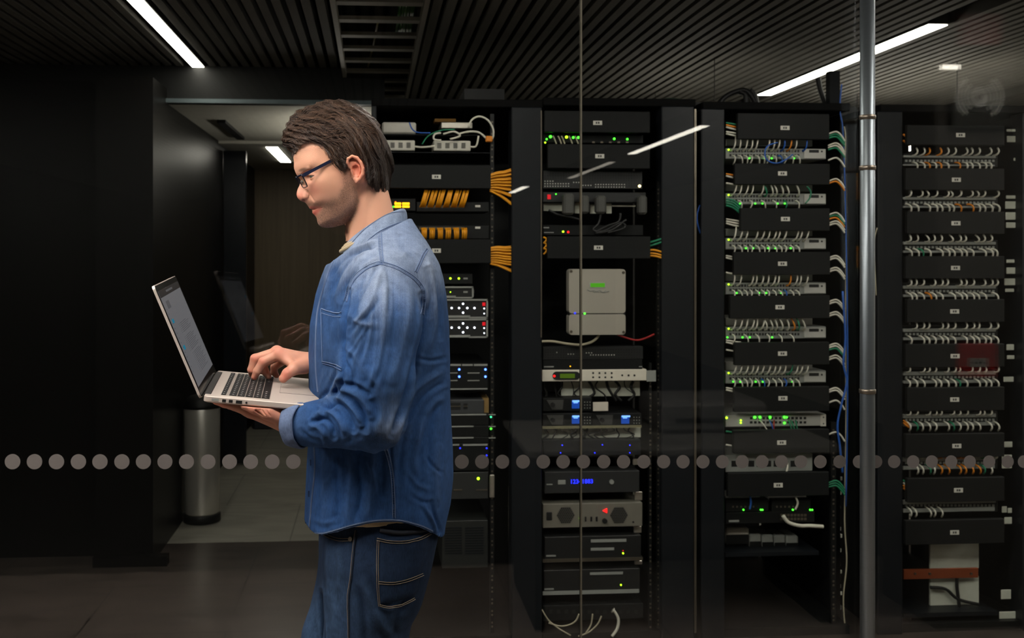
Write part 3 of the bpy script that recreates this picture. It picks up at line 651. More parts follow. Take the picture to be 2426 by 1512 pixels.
for k in range(2):
    y = k * 46.5
    o = framed('storage_server', ['upper', 'lower'][k] + ' silver-framed black unit with white lights beside the man\'s arm', 1040, 1156, 709 + y, 754 + y)
    for x, yy in ((1051, 730), (1070, 730), (1087.5, 730), (1097, 720), (1107, 730), (1124, 730), (1097, 741)): led(o, x, yy + y, 'white', 2.9)
    obj('power_button', MB().pbox(1143, 1150, 717 + y, 725 + y, YR - .004, .004), M_led['dimred'], o)
    led(o, 1147, 731 + y, 'white', 2.0); led(o, 1147, 743 + y, 'white', 1.8)
o = device('server', 'black server with four blue lights beside the man\'s elbow', 'server', 1052, 1156, 862, 924, M_black, .4)
obj('top_strip', MB().pbox(1052, 1064, 863, 867, YR - .003, .004).pbox(1067, 1092, 863, 867, YR - .003, .004).pbox(1095, 1120, 863, 867, YR - .003, .004).pbox(1123, 1155, 863, 867, YR - .003, .004).pbox(1054, 1155, 921, 923, YR - .003, .004), M_grey, o)
for x in (1088, 1150):
    for y in (875.5, 892.5): led(o, x, y, 'blue', 3.3)
obj('drive_bays', MB().pbox(1056, 1084, 883, 885, YR - .002, .003).pbox(1108, 1136, 883, 885, YR - .002, .003).pbox(1056, 1084, 901, 903, YR - .002, .003).pbox(1108, 1136, 901, 903, YR - .002, .003), M_grey, o)
o = device('network_switch', 'small grey switch with eight ports near the man\'s hip', 'network switch', 1050, 1147, 948, 981, mat('switch_dark_grey', (52, 54, 56), .5), .2, c=.004)
obj('port_block', MB().use(M_port).pbox(1058, 1091, 955, 971, YR - .001, .002).pbox(1098, 1108, 956, 970, YR - .001, .002).use(M_edge).pbox(1058, 1091, 962, 964, YR - .003, .002).pbox(1098, 1108, 962, 964, YR - .003, .002), None, o)
tag(obj('cardboard_box', MB().pbox(1144, 1158, 944, 978, YR + .02, .2), mat('cardboard', (140, 112, 66), .8)), 'brown cardboard box edge beside the small grey switch', 'box')
for k, (y0, y1) in enumerate([(982, 1008), (1010, 1035), (1037, 1050)]):
    o = device('server', ['upper flat black server with a green light near the rail', 'middle flat black server with a green light near the rail', 'lower flat black server without any light'][k], 'server', 1050, 1158, y0, y1, M_black, .4)
    obj('front_lip', MB().pbox(1050, (1152, 1122, 1122)[k], y0, y0 + 2, YR - .004, .005).pbox(1158, 1174, y0, y0 + 2, YR - .004, .005), M_grey, o)
    if k < 2: led(o, 1163, y0 + (6 if k == 0 else 6), 'teal' if k == 0 else 'green', 2.8)
o = device('server', 'black server with faint blue lights behind the dots beside the man', 'server', 1055, 1158, 1052, 1115, M_black, .4)
obj('front_lip', MB().pbox(1060, 1088, 1053, 1056, YR - .004, .005).pbox(1097, 1155, 1053, 1056, YR - .004, .005), M_grey, o)
for x, y in ((1090, 1062), (1153, 1062), (1153, 1079)): led(o, x, y, 'deepblue', 2.2)
o = device('server', 'dark server with one lime light below the dots beside the shirt', 'server', 1060, 1157, 1120, 1182, mat('server_front_dark', (38, 39, 38), .5), .4)
led(o, 1133, 1134, 'lime', 4); obj('drive_bays', MB().pbox(1075, 1095, 1160, 1162.5, YR - .003, .003).pbox(1128, 1155, 1160, 1162.5, YR - .003, .003), M_edge, o)
o2 = obj('pull_handle', MB().pbox(1160, 1172, 1126, 1180, YR - .012, .012, .003), M_alu, o)
o = device('tower_cabinet', 'dark louvred cabinet at the foot of the left rack behind the jeans', 'cabinet', 1047, 1156, 1235, 1345, mat('cabinet_black_green', (27, 29, 27), .5), .5)
lv = MB()
for k in range(11):
    lv.pbox(1054, 1094, 1250 + k * 6, 1252 + k * 6, YR - .002, .003).pbox(1102, 1146, 1250 + k * 6, 1252 + k * 6, YR - .002, .003)
obj('louvres', lv, M_rack, o)
# ---------------------------------------- rack 2
o = device('network_switch', 'switch with a scatter of green lights between the two top managers of the middle rack', 'network switch', 1286, 1524, 317, 340, M_mgr, .25)
for x, y, r in ((1304, 324, 4.2), (1295, 330, 2.6), (1291.5, 338, 2.4), (1342, 325, 4), (1358, 326, 3.4), (1370, 326, 3.6), (1455, 329, 3.2), (1486, 330, 3)): led(o, x, y, 'lime' if r in (4, 2.4) else 'green', r)
obj('connector', ports(1396, 1496, (337,), 5, 6, 4), M_edge, o)
for k, x in enumerate((1310, 1322, 1330, 1348, 1362)): loose('patch_cable', 'short grey cable plugged into the switch with green lights of the middle rack', [(x, 322), (x + 4, 330), (x + 8, 341)], .003, 'cream', group='grey cables of the middle rack switch')
def perforated(label, a, b, c, d, bright):
    o = device('perforated_panel', label, 'vent panel', a, b, c, d, M_perf, .05)
    mb = MB(); r = 0; y = c + 5
    while y < d - 3:
        x = a + 4
        while x < b - 5:
            mb.pbox(x, x + 3.2, y, y + 3.2, YR - .0012, .002); x += 6.2
        y += 6
    obj('hole_pattern', mb, M_port, o)
    mb = MB()
    for (x0, x1, yy) in bright:
        x = x0
        while x < x1: mb.pbox(x, x + 2.6, yy, yy + 2.6, YR - .002, .002); x += 6.2
    obj('lit_holes', mb, M_lgrey, o); return o
o = perforated('perforated black panel with a small bright lamp in the middle rack', 1286, 1522, 404, 448, [(1290, 1352, 434), (1290, 1352, 440), (1358, 1372, 431), (1380, 1400, 438), (1410, 1480, 436), (1410, 1480, 442), (1290, 1310, 428)])
led(o, 1515, 441, 'warm', 4.2)
o = device('power_strip', 'black power strip with four grey plug adapters in the middle rack', 'power strip', 1286, 1530, 455, 480, M_perf, .08); led(o, 1317, 460, 'green', 1.8); obj('rocker_switch', MB().pbox(1297, 1305, 461, 472, YR - .004, .004), M_led['dimred'], o)
for k, (a, b, c_, d_) in enumerate([(1336, 1361, 458, 509), (1378, 1397, 463, 506), (1414, 1437, 463, 506), (1515, 1534, 463, 508)]):
    tag(obj('plug_adapter', MB().pbox(a, b, c_, d_, YR - .055, .05, .008), mat('adapter_grey', (70, 70, 66), .5)), ['largest grey plug adapter, leftmost on the power strip', 'grey plug adapter left of the glass seam\'s right neighbour on the power strip', 'third grey plug adapter from the left on the power strip', 'grey plug adapter at the far right end of the power strip'][k], 'adapter', 'plug adapters on the power strip')
for k, (a, b, c_, d_) in enumerate([(1288, 1332, 482, 500), (1362, 1378, 482, 506), (1398, 1414, 484, 506), (1437, 1449, 482, 506), (1450, 1506, 486, 490)]):
    obj('lit_gap_plate', MB().pbox(a, b, c_, d_, YR + .04, .004), M_pale, R2)
o = device('rack_unit', 'plain black drawer unit with a green and a red light in the middle rack', 'rack unit', 1286, 1524, 533, 558, M_mgr, .3); led(o, 1334, 549, 'lime', 2.8); led(o, 1346, 550, 'red', 3)
obj('badge', MB().pbox(1288, 1301, 538, 541, YR - .002, .002).pbox(1289, 1312, 550, 552, YR - .002, .002), M_grey, o)
for k, pts in enumerate([[(1424, 505), (1418, 530), (1405, 545), (1430, 548), (1470, 528), (1480, 540), (1440, 552)], [(1470, 505), (1466, 525), (1440, 535), (1410, 552), (1450, 545), (1484, 520)], [(1300, 498), (1320, 508), (1350, 514), (1372, 520)]]):
    loose('power_cable', ['black cable tangled below the third plug adapter', 'black cable looping above the drawer unit', 'black cable sagging from the left end of the power strip'][k], pts, .005, 'black', Y=YR - .03)
for j, (c, y) in enumerate([('green', 575), ('green', 583), ('yellow', 592), ('yellow', 600), ('yellow', 606)]):
    loose('patch_cable', '%s cable leaving the manager above the steel box at its right side' % c, [(1538, y), (1552, y - 4 if c == 'green' else y + 1), (1567, y - 9 if c == 'green' else y + 5)], .0045, c, group='%s cables right of the manager above the steel box' % c)
for j in range(3): loose('patch_cable', 'yellow cable showing left of the manager above the steel box', [(1287, 562 + j * 13), (1295, 567 + j * 13), (1288, 577 + j * 13)], .004, 'yellow', group='yellow cables left of the manager above the steel box')
# brushed steel box
t = empty('steel_control_box', (P(1415, 793, YR - .06).x, YR - .02, P(1415, 793, YR).z)); tag(t, 'brushed steel control box with a green display in the middle rack', 'control box')
M_ss = mat('brushed_stainless', (196, 190, 176), .34, .5, stretch=(30, 1, 1), var=.06, bump=.05)
def rr_poly(px0, px1, py0, py1, Y, r):
    a = P(px0, py0, Y); b = P(px1, py1, Y); out = []
    for cx, cz, s in ((b.x - r, a.z - r, 0), (a.x + r, a.z - r, 90), (a.x + r, b.z + r, 180), (b.x - r, b.z + r, 270)):
        for k in range(6):
            an = math.radians(s + 18 * k); out.append((cx + r * math.cos(an), cz + r * math.sin(an)))
    return out
Yb = YR - .06
obj('upper_cover', MB().prism(rr_poly(1348, 1482, 638, 742, Yb, .012), Yb, Yb + .055), M_ss, t)
obj('lower_cover', MB().prism(rr_poly(1348, 1482, 745, 793, Yb, .012), Yb, Yb + .055), M_ss, t)
obj('seam', MB().pbox(1349, 1481, 738, 749, Yb + .004, .05), M_port, t)
d = obj('display', MB().pbox(1397, 1435, 669.5, 682, Yb - .002, .003), M_lgrey, t); obj('lit_panel', MB().pbox(1399, 1433, 671, 680.5, Yb - .003, .002), glow('lcd_green', (70, 150, 24), .55), d)
sq = MB().tube([P(*q, Yb - .001) for q in ((1391, 686), (1398, 690), (1408, 688), (1413, 692), (1420, 687), (1424, 692), (1432, 693), (1443, 690))], .0016, 5)
sq.tube([P(*q, Yb - .001) for q in ((1404, 689), (1409, 694), (1414, 687), (1417, 693), (1423, 688), (1428, 694), (1436, 688))], .0012, 5); obj('script_logo', sq, M_grey, t, True)
for x, y in ((1353, 643), (1477, 646), (1353, 786), (1477, 787)): obj('corner_screw', MB().disc(x, y, Yb, .0055, .003, 10), M_edge, t)
led(t, 1362, 742, 'deepblue', 2.6, Yb + .002); led(t, 1385, 743, 'green', 2.6, Yb + .002)
loose('power_cable', 'thick cream cable sweeping from the left under the steel box', [(1284, 809), (1310, 809), (1340, 814), (1375, 817), (1400, 811), (1414, 801), (1419, 792)], .0052, 'cream', Y=YR - .03)
loose('power_cable', 'red cable curving right from under the steel box', [(1462, 793), (1478, 799), (1505, 806), (1525, 803), (1550, 792)], .004, 'red', Y=YR - .03)
perforated('perforated black panel below the cream cable in the middle rack', 1286, 1524, 822, 851, [(1345, 1362, 838), (1388, 1405, 835), (1398, 1455, 840), (1318, 1322, 834)])
o = device('rack_unit', 'plain black rack unit directly on top of the white unit', 'rack unit', 1286, 1522, 853, 876, M_mgr, .3); obj('badge', MB().pbox(1289, 1312, 868, 870.5, YR - .002, .002).pbox(1514, 1522, 868, 870, YR - .002, .002), M_grey, o); led(o, 1351, 868, 'amber', 1.4)
o = device('audio_processor', 'white flat rack unit with a black pill-shaped display in the middle rack', 'rack unit', 1284, 1532, 877, 902, mat('faceplate_warm_white', (214, 208, 192), .45), .3, YR - .004)
obj('mounting_ear', MB().pbox(1532, 1554, 878, 904, YR - .004, .004), M_grey, o)
cc = []
a = P(1318, 890, YR); b = P(1364, 890, YR); rr_ = .0165
for k in range(13): an = math.pi / 2 + math.pi * k / 12; cc.append((a.x + rr_ * math.cos(an), a.z + rr_ * math.sin(an)))
for k in range(13): an = -math.pi / 2 + math.pi * k / 12; cc.append((b.x + rr_ * math.cos(an), b.z + rr_ * math.sin(an)))
d = obj('display', MB().prism(cc, YR - .007, YR - .003), M_port, o)
obj('lit_panel', MB().pbox(1327, 1362, 886, 896, YR - .0085, .002), glow('lcd_olive', (80, 110, 20), .22), d); led(d, 1313, 891, 'red', 3.2, YR - .006)
bt = MB()
for x in (1405, 1420, 1434, 1449):
    for y in (884, 894): bt.disc(x, y, YR - .004, .0042, .002, 8)
for x in (1474, 1489, 1503): bt.disc(x, 889.5, YR - .004, .0042, .002, 8)
obj('button', bt, M_port, o)
obj('backlit_gap_plate', MB().pbox(1330, 1516, 905, 938, YR + .07, .01), M_pale, R2)  # pale plates in place of the backlight showing between units
obj('backlit_gap_plate', MB().pbox(1284, 1518, 1015, 1036, YR + .05, .01), M_pale, R2)
random.seed(3)
for k in range(11):
    x = 1290 + k * 21
    loose('power_cable', 'thin black cable hanging under the white rack unit', [(x, 903), (x + random.uniform(-6, 14), 918), (x + random.uniform(-20, 26), 935), (x + random.uniform(-26, 30), 950)], random.choice((.002, .0035, .006)), 'black', group='black cables under the white rack unit', Y=YR + .05)
for k in range(13):
    x = 1290 + k * 17
    loose('power_cable', 'thin black cable arching under the wireless receivers', [(x, 1012), (x + random.uniform(-8, 16), 1020), (x + random.uniform(-20, 26), 1030), (x + random.uniform(-10, 10), 1041)], random.choice((.002, .003, .0045)), 'black', group='black cables under the wireless receivers', Y=YR + .03)
M_rcv = mat('receiver_grey', (62, 62, 60), .45)
M_lcdb = glow('lcd_blue', (20, 70, 170), .5)
for k, (x0, y0) in enumerate([(1285, 944), (1285, 980), (1402, 980)]):
    o = device('wireless_receiver', ['upper wireless receiver with a lit blue display in the middle rack', 'lower left wireless receiver with a lit blue display in the middle rack', 'lower right wireless receiver with a lit blue display in the middle rack'][k], 'receiver', x0, x0 + 118, y0, y0 + 30, M_black, .2, group=None, c=.003)
    a = P(x0 + 10, y0 + 4, YR); b = P(x0 + 50, y0 + 26, YR)
    obj('knob_plate', MB().prism([(a.x, a.z), (b.x, a.z), (b.x - .004, b.z), (a.x + .022, b.z)], YR - .003, YR + .001), M_rcv, o)
    obj('knob', MB().disc(x0 + 24, y0 + 15, YR - .003, .0085, .012, 18), M_port, o)
    d = obj('display', MB().pbox(x0 + 70, x0 + 89, y0 + 7, y0 + 24, YR - .003, .003), M_lcdb, o)
    obj('lit_bar', MB().pbox(x0 + 71, x0 + 91, y0 + 5, y0 + 8.5, YR - .0045, .002).pbox(x0 + 74, x0 + 84, y0 + 9.5, y0 + 11.5, YR - .0045, .002), glow('lcd_blue_bright', (120, 175, 255), 1.4), d)
    obj('button', ports(x0 + 97, x0 + 116, (y0 + 9, y0 + 16, y0 + 23), 3, 2.2, 2.2, m=M_grey), M_grey, o)
tag(obj('paper_note', MB().pbox(1405, 1441, 953, 974, YR - .012, .004, .001), mat('note_cream', (200, 192, 178), .7)), 'cream paper note leaning beside the upper wireless receiver', 'paper')
tag(obj('rack_shelf', MB().pbox(1285, 1520, 1010.5, 1013.5, YR - .004, .3), mat('shelf_edge_olive', (120, 116, 88), .5)), 'thin olive-edged shelf under the wireless receivers', 'shelf')
o = device('rack_unit', 'dark rack unit with six dim blue lights behind the dots in the middle rack', 'rack unit', 1286, 1518, 1044, 1078, M_rack, .3)
for x, y in ((1332, 1055), (1427, 1054), (1492, 1055), (1328, 1073), (1409, 1073), (1492, 1073)): led(o, x, y, 'deepblue', 1.6)
o = device('audio_mixer', 'black rack unit showing a row of blue lit digits', 'rack unit', 1290, 1515, 1119, 1166, mat('mixer_front', (36, 37, 37), .5), .3)
obj('knob', MB().disc(1448.5, 1141.5, YR, .009, .008, 18), M_grey, o); obj('badge', MB().pbox(1295, 1309, 1147, 1149.5, YR - .002, .002), M_grey, o)
def text(s, px, py, h, Y, m, parent, name, anchor='CENTER'):
    cu = bpy.data.curves.new(name, 'FONT'); cu.body = s; cu.size = h; cu.align_x = anchor; cu.align_y = 'CENTER'; cu.extrude = .0006; cu.resolution_u = 2
    o = bpy.data.objects.new(name, cu); COL.objects.link(o)
    dg = bpy.context.evaluated_depsgraph_get(); me = bpy.data.meshes.new_from_object(o.evaluated_get(dg))
    bpy.data.objects.remove(o); me.materials.clear(); me.materials.append(m)
    me.transform(Matrix.Rotation(math.pi / 2, 4, 'X')); me.transform(Matrix.Translation(P(px, py, Y)))
    o = bpy.data.objects.new(name, me); COL.objects.link(o); o.parent = parent; o.matrix_parent_inverse = Matrix.Translation(-Vector(parent.location))
    return o
text('12341883', 1378, 1141.5, .0235, YR - .002, M_led['deepblue'], o, 'blue_digits')
for s in (-1,): obj('bright_bracket', MB().pbox(1322, 1340, 1138, 1148, YR - .003, .003, .001), M_grey, o)
o = device('power_amplifier', 'grey amplifier with two hexagonal fan grilles low in the middle rack', 'amplifier', 1286, 1522, 1195, 1247, mat('amp_warm_grey', (112, 108, 98), .45), .35)
for cx in (1340, 1466):
    c = P(cx, 1221, YR); R = 22 / 592
    g = obj('fan_grille', MB().prism([(c.x + R * math.cos(math.radians(60 * k)), c.z + R * math.sin(math.radians(60 * k))) for k in range(6)], YR - .0015, YR + .001), mat('amp_grille_grey', (72, 70, 64), .5), o)
    hm = MB()
    for iy in range(-4, 5):
        for ix in range(-4, 5):
            x = (ix + (iy % 2) * .5) * .0078; z = iy * .0068
            if abs(z) < R * .80 and abs(x) < R * .93 - abs(z) * .55: hm.cyl((c.x + x, YR - .0015, c.z + z), (c.x + x, YR - .0022, c.z + z), .0030, 6)
    obj('hole_pattern', hm, M_port, g)
obj('rocker_switch', MB().pbox(1295, 1308, 1214, 1233, YR - .005, .006, .002), M_port, o); obj('knob', MB().disc(1432, 1234, YR, .010, .010, 18), M_port, o)
a = P(1433, 1210, YR); obj('warning_light', MB().prism([(a.x - .009, a.z), (a.x + .008, a.z + .009), (a.x + .008, a.z - .009)], YR - .004, YR), M_led['red'], o)
obj('slider', MB().pbox(1386, 1389, 1225, 1236, YR - .004, .004).pbox(1399, 1403, 1225, 1236, YR - .004, .004).pbox(1412, 1416, 1225, 1236, YR - .004, .004), M_port, o); led(o, 1374, 1228, 'lime', 1.6)
obj('screw', MB().disc(1500, 1237, YR, .004, .003, 8), M_port, o)
o = device('audio_matrix', 'black rack unit with two grey slots and a green light below the amplifier', 'rack unit', 1290, 1519, 1273, 1325, mat('matrix_black', (25, 25, 25), .45), .3)
obj('slot', MB().pbox(1400, 1484, 1279, 1284, YR - .003, .003).pbox(1400, 1455, 1299, 1304, YR - .003, .003).pbox(1294, 1317, 1316, 1319, YR - .003, .003), M_grey, o); led(o, 1476, 1311, 'lime', 2.4); led(o, 1476, 1305, 'dimred', 1.8)
tag(obj('rack_shelf', MB().pbox(1286, 1523, 1325.5, 1328, YR - .004, .3), M_edge), 'bright-edged shelf under the black unit with grey slots', 'shelf')
o = device('audio_matrix', 'lower black rack unit veiled by the floor reflection in the middle rack', 'rack unit', 1288, 1516, 1352, 1404, mat('matrix_black', (25, 25, 25), .45), .3)
obj('slot', MB().pbox(1398, 1476, 1357, 1361, YR - .003, .003).pbox(1290, 1312, 1395, 1398, YR - .003, .003).pbox(1286, 1514, 1402, 1405, YR - .003, .003), M_grey, o); led(o, 1471, 1386, 'lime', 2.2)
o = device('patch_box', 'bottom black unit of the middle rack with white plugs hanging from it', 'rack unit', 1286, 1524, 1436, 1466, M_mgr, .3)
obj('socket', ports(1296, 1516, (1450,), 12, 8, 8), M_port, o)
loose('power_cable', 'white cable with a round plug hanging at the foot of the middle rack', [(1452, 1446), (1458, 1452), (1465, 1468), (1462, 1490), (1450, 1508)], [.012, .010] + [.006] * 19, 'white', n=5)
for k, pts in enumerate([[(1284, 1445), (1300, 1470), (1325, 1490), (1352, 1506)], [(1300, 1476), (1330, 1484), (1360, 1475), (1372, 1455)], [(1425, 1460), (1415, 1480), (1395, 1498), (1370, 1508)], [(1404, 1455), (1400, 1480), (1388, 1500)]]):
    loose('power_cable', 'thin pale cable drooping at the foot of the middle rack', pts, .003, 'cream', group='thin pale cables at the foot of the middle rack')
for k, (x0, y0, h) in enumerate([(1508, 1088, 14), (1512, 1166, 20), (1510, 1247, 16), (1512, 1329, 9)]):
    obj('cage_nut_bracket', MB().pbox(x0 - 8, x0 + 10, y0, y0 + h, YR + .03, .01, .002), M_alu, R2)
# ---------------------------------------- overhead
t = empty('cable_ladder', (PX(880, 4.5) , 5, ZC - .04)); tag(t, 'black steel cable ladder under the ceiling above the man\'s head', 'cable ladder')
M_lad = mat('ladder_steel', (150, 147, 138), .6, .1)
LX0, LX1 = -.155, .203
for x in (LX0, LX1): obj('side_rail', MB().box(x - .010, x + .010, 2.62, 6.3, ZC - .05, ZC + .0), M_lad, t)
for k in range(13): obj('rung', MB().box(LX0, LX1, 2.72 + k * .3, 2.72 + k * .3 + .06, ZC - .030, ZC - .014), M_lad, t)
gb = MB()
random.seed(5)
for k in range(12):
    x = .10 + .006 * k
    obj_pts = [(x + random.uniform(-.004, .004), 2.7 + j * .33, ZC - .004 + random.uniform(0, .010)) for j in range(7)]
    tag(obj('network_cable', MB().tube(obj_pts, .004, 5), mat('cable_dark_green', (52, 120, 30), .5), None, True), 'green cable lying on the ceiling cable ladder', 'cable', 'green cables on the ceiling ladder')
tag(obj('network_cable', MB().tube(spline([(.02, 4.4, ZC + .01), (.0, 4.9, ZC + .01), (-.03, 5.5, ZC + .01), (-.04, 5.9, ZC - .0)]), .005, 5), mat('cable_dark_yellow', (110, 100, 20), .5), None, True), 'single dull yellow cable crossing the ceiling ladder rungs', 'cable')
tag(obj('cable_trunking', MB().pbox(1060, 1963, 236, 253, 4.35, .2).box(PX(1100, 4.3), PX(1195, 4.3), 4.3, 4.6, P(1100, 250, 4.3).z, P(1100, 210, 4.3).z), M_black), 'long black cable trunking running above the racks', 'cable trunking')
tag(obj('support_post', MB().pbox(1966, 1990, 168, 262, 4.3, .04), M_rack), 'short dark steel post between the white cable rack and the ceiling', 'post')
for k, pts in enumerate([[(1700, 250), (1720, 228), (1750, 215), (1772, 218), (1790, 245)], [(1752, 218), (1766, 225), (1768, 250)], [(1776, 214), (1788, 226), (1794, 252)], [(1938, 185), (1944, 215), (1958, 255)]]):
    loose('power_cable', 'black cable arching over the top of the white cable rack', pts, .012, 'black', group='black cables over the white cable rack', Y=4.4)
for k, pts in enumerate([[(1525, 262), (1560, 240), (1600, 236), (1640, 246)], [(1540, 256), (1580, 244), (1610, 250)]]):
    loose('network_cable', 'dark green cable lying on top of the middle rack', pts, .006, mat('cable_darkest_green', (16, 52, 36), .5), group='dark green cables on the middle rack', Y=4.3)
# ------------------------------------------------------------------ implicit sculpting tools
def surfnet(Fv, o, h):
    """quads of the zero level of the grid Fv (negative inside)"""
    s = Fv < 0
    nx, ny, nz = Fv.shape
    cnt = np.zeros((nx - 1, ny - 1, nz - 1), np.int8)
    for a in (0, 1):
        for b in (0, 1):
            for c in (0, 1): cnt += s[a:nx - 1 + a, b:ny - 1 + b, c:nz - 1 + c]
    I = np.argwhere((cnt > 0) & (cnt < 8))
    vid = np.full(cnt.shape, -1, np.int32); vid[tuple(I.T)] = np.arange(len(I))
    acc = np.zeros((len(I), 3)); n = np.zeros(len(I))
    cor = [np.array((a, b, c)) for a in (0, 1) for b in (0, 1) for c in (0, 1)]
    for i in range(8):
        for j in range(i + 1, 8):
            if np.abs(cor[i] - cor[j]).sum() != 1: continue
            A = I + cor[i]; B = I + cor[j]
            fa = Fv[tuple(A.T)]; fb = Fv[tuple(B.T)]; m = (fa < 0) != (fb < 0)
            t = np.where(m, fa / np.where(m, fa - fb, 1), 0)[:, None]
            acc += np.where(m[:, None], A + (B - A) * t, 0); n += m
    V = acc / n[:, None] * h + np.array(o)
    quads = []
    for ax in range(3):
        sl0 = [slice(1, -1)] * 3; sl1 = [slice(1, -1)] * 3
        sl0[ax] = slice(0, -1); sl1[ax] = slice(1, None)
        a = s[tuple(sl0)]; b = s[tuple(sl1)]
        E = np.argwhere(a != b); flip = a[tuple(E.T)]
        e = np.ones(3, int); e[ax] = 0; E = E + e
        u = [0, 0, 0]; v = [0, 0, 0]; u[(ax + 1) % 3] = 1; v[(ax + 2) % 3] = 1; u = np.array(u); v = np.array(v)
        q = np.stack([vid[tuple((E - u - v).T)], vid[tuple((E - v).T)], vid[tuple(E.T)], vid[tuple((E - u).T)]], 1)
        q = np.where(flip[:, None], q, q[:, ::-1]); quads.append(q)
    Q = np.concatenate(quads); Q = Q[(Q >= 0).all(1)]
    return V, Q
def np_mesh(name, V, Q, smooth=True):
    me = bpy.data.meshes.new(name)
    me.vertices.add(len(V)); me.vertices.foreach_set('co', V.astype(np.float32).ravel())
    k = Q.shape[1]
    me.loops.add(len(Q) * k); me.loops.foreach_set('vertex_index', Q.astype(np.int32).ravel())
    me.polygons.add(len(Q)); me.polygons.foreach_set('loop_start', np.arange(0, len(Q) * k, k, dtype=np.int32))
    me.polygons.foreach_set('loop_total', np.full(len(Q), k, np.int32))
    me.update(calc_edges=True); me.validate()
    me.polygons.foreach_set('use_smooth', np.ones(len(me.polygons), bool))
    return me
def grid(lo, hi, h):
    ax = [np.arange(lo[i], hi[i] + h, h) for i in range(3)]
    return np.meshgrid(*ax, indexing='ij')
def smin(a, b, k):
    h = np.clip(.5 + .5 * (b - a) / k, 0, 1); return b + (a - b) * h - k * h * (1 - h)
def smax(a, b, k): return -smin(-a, -b, k)
def caps(X, Y, Z, a, b, r0, r1, e=(1, 1, 1)):
    """tapered capsule; e squeezes the axes"""
    a = np.array(a, float); b = np.array(b, float); d = b - a
    px = X - a[0]; py = Y - a[1]; pz = Z - a[2]
    t = np.clip((px * d[0] + py * d[1] + pz * d[2]) / d.dot(d), 0, 1)
    return np.sqrt(((px - t * d[0]) / e[0]) ** 2 + ((py - t * d[1]) / e[1]) ** 2 + ((pz - t * d[2]) / e[2]) ** 2) - (r0 + (r1 - r0) * t)
def ball(X, Y, Z, c, r): return np.sqrt((X - c[0]) ** 2 + (Y - c[1]) ** 2 + (Z - c[2]) ** 2) - r
def relax(V, Q, n=2, lam=.5):
    """laplacian smoothing of a quad mesh"""
    a = np.concatenate([Q[:, i] for i in range(4)]); b = np.concatenate([Q[:, (i + 1) % 4] for i in range(4)])
    i = np.concatenate([a, b]); j = np.concatenate([b, a])
    deg = np.bincount(i, minlength=len(V)).astype(float); deg[deg == 0] = 1
    for _ in range(n):
        for mu in (lam, -lam * 1.04):
            L = np.stack([np.bincount(i, V[j, k], len(V)) for k in range(3)], 1) / deg[:, None] - V
            V = V + mu * L
    return V
def vnormals(V, Q):
    n = np.cross(V[Q[:, 2]] - V[Q[:, 0]], V[Q[:, 3]] - V[Q[:, 1]])
    N = np.zeros_like(V)
    for k in range(4):
        for c in range(3): N[:, c] += np.bincount(Q[:, k], n[:, c], len(V))
    return N / np.maximum(np.linalg.norm(N, axis=1), 1e-12)[:, None]
class TPS:
    def __init__(s, pts, val, reg=0.0):
        s.p = np.array(pts, float); n = len(s.p); s.sc = 50.0
        A = np.zeros((n + 3, n + 3)); A[:n, :n] = s.phi(s.p[:, None] - s.p[None]) + reg * np.eye(n)
        A[:n, n] = 1; A[:n, n + 1:] = s.p / s.sc; A[n:, :n] = A[:n, n:].T
        s.w = np.linalg.solve(A, np.concatenate([np.array(val, float), [0, 0, 0]]))
    def phi(s, d):
        r2 = (d ** 2).sum(-1) / s.sc ** 2
        return r2 * np.log(r2 + 1e-9)
    def __call__(s, f, u):
        sh = f.shape; q = np.stack([f.ravel(), u.ravel()], 1); out = np.empty(len(q)); n = len(s.p)
        for i in range(0, len(q), 20000):
            c = q[i:i + 20000]
            out[i:i + 20000] = s.phi(c[:, None] - s.p[None]) @ s.w[:n] + s.w[n] + (c / s.sc) @ s.w[n + 1:]
        return out.reshape(sh)
def set_color(me, name, C):
    at = me.color_attributes.new(name, 'FLOAT_COLOR', 'POINT')
    at.data.foreach_set('color', np.concatenate([C, np.ones((len(C), 1))], 1).astype(np.float32).ravel())
def srgb(c):
    c = np.array(c, float) / 255.; return np.where(c <= .04045, c / 12.92, ((c + .055) / 1.055) ** 2.4)
def to_px(V):
    """camera pixels of world points"""
    x = V[:, 0]; y = V[:, 1]; z = V[:, 2] - CAMZ
    d = x * SI + y * CO; r = x * CO - y * SI
    return np.stack([CX + F * r / d, CY - F * z / d], 1)
def segd(pt, poly):
    """distance of 2-D points to a polyline"""
    best = np.full(len(pt), 1e9)
    for i in range(len(poly) - 1):
        a = np.array(poly[i], float); b = np.array(poly[i + 1], float); d = b - a
        t = np.clip(((pt - a) @ d) / max(d @ d, 1e-9), 0, 1)
        best = np.minimum(best, np.linalg.norm(pt - a - t[:, None] * d, axis=1))
    return best
def polysdf(f, u, poly):
    """signed distance to a closed 2-D polygon (negative inside)"""
    sh = f.shape; p = np.stack([f.ravel(), u.ravel()], 1); poly = np.array(poly, float); n = len(poly)
    d = segd(p, list(poly) + [poly[0]]); ins = np.zeros(len(p), bool)
    for i in range(n):
        a = poly[i]; b = poly[(i + 1) % n]
        c = (a[1] > p[:, 1]) != (b[1] > p[:, 1])
        xx = (b[0] - a[0]) * (p[:, 1] - a[1]) / (b[1] - a[1] + 1e-12) + a[0]
        ins ^= c & (p[:, 0] < xx)
    return np.where(ins, -d, d).reshape(sh)
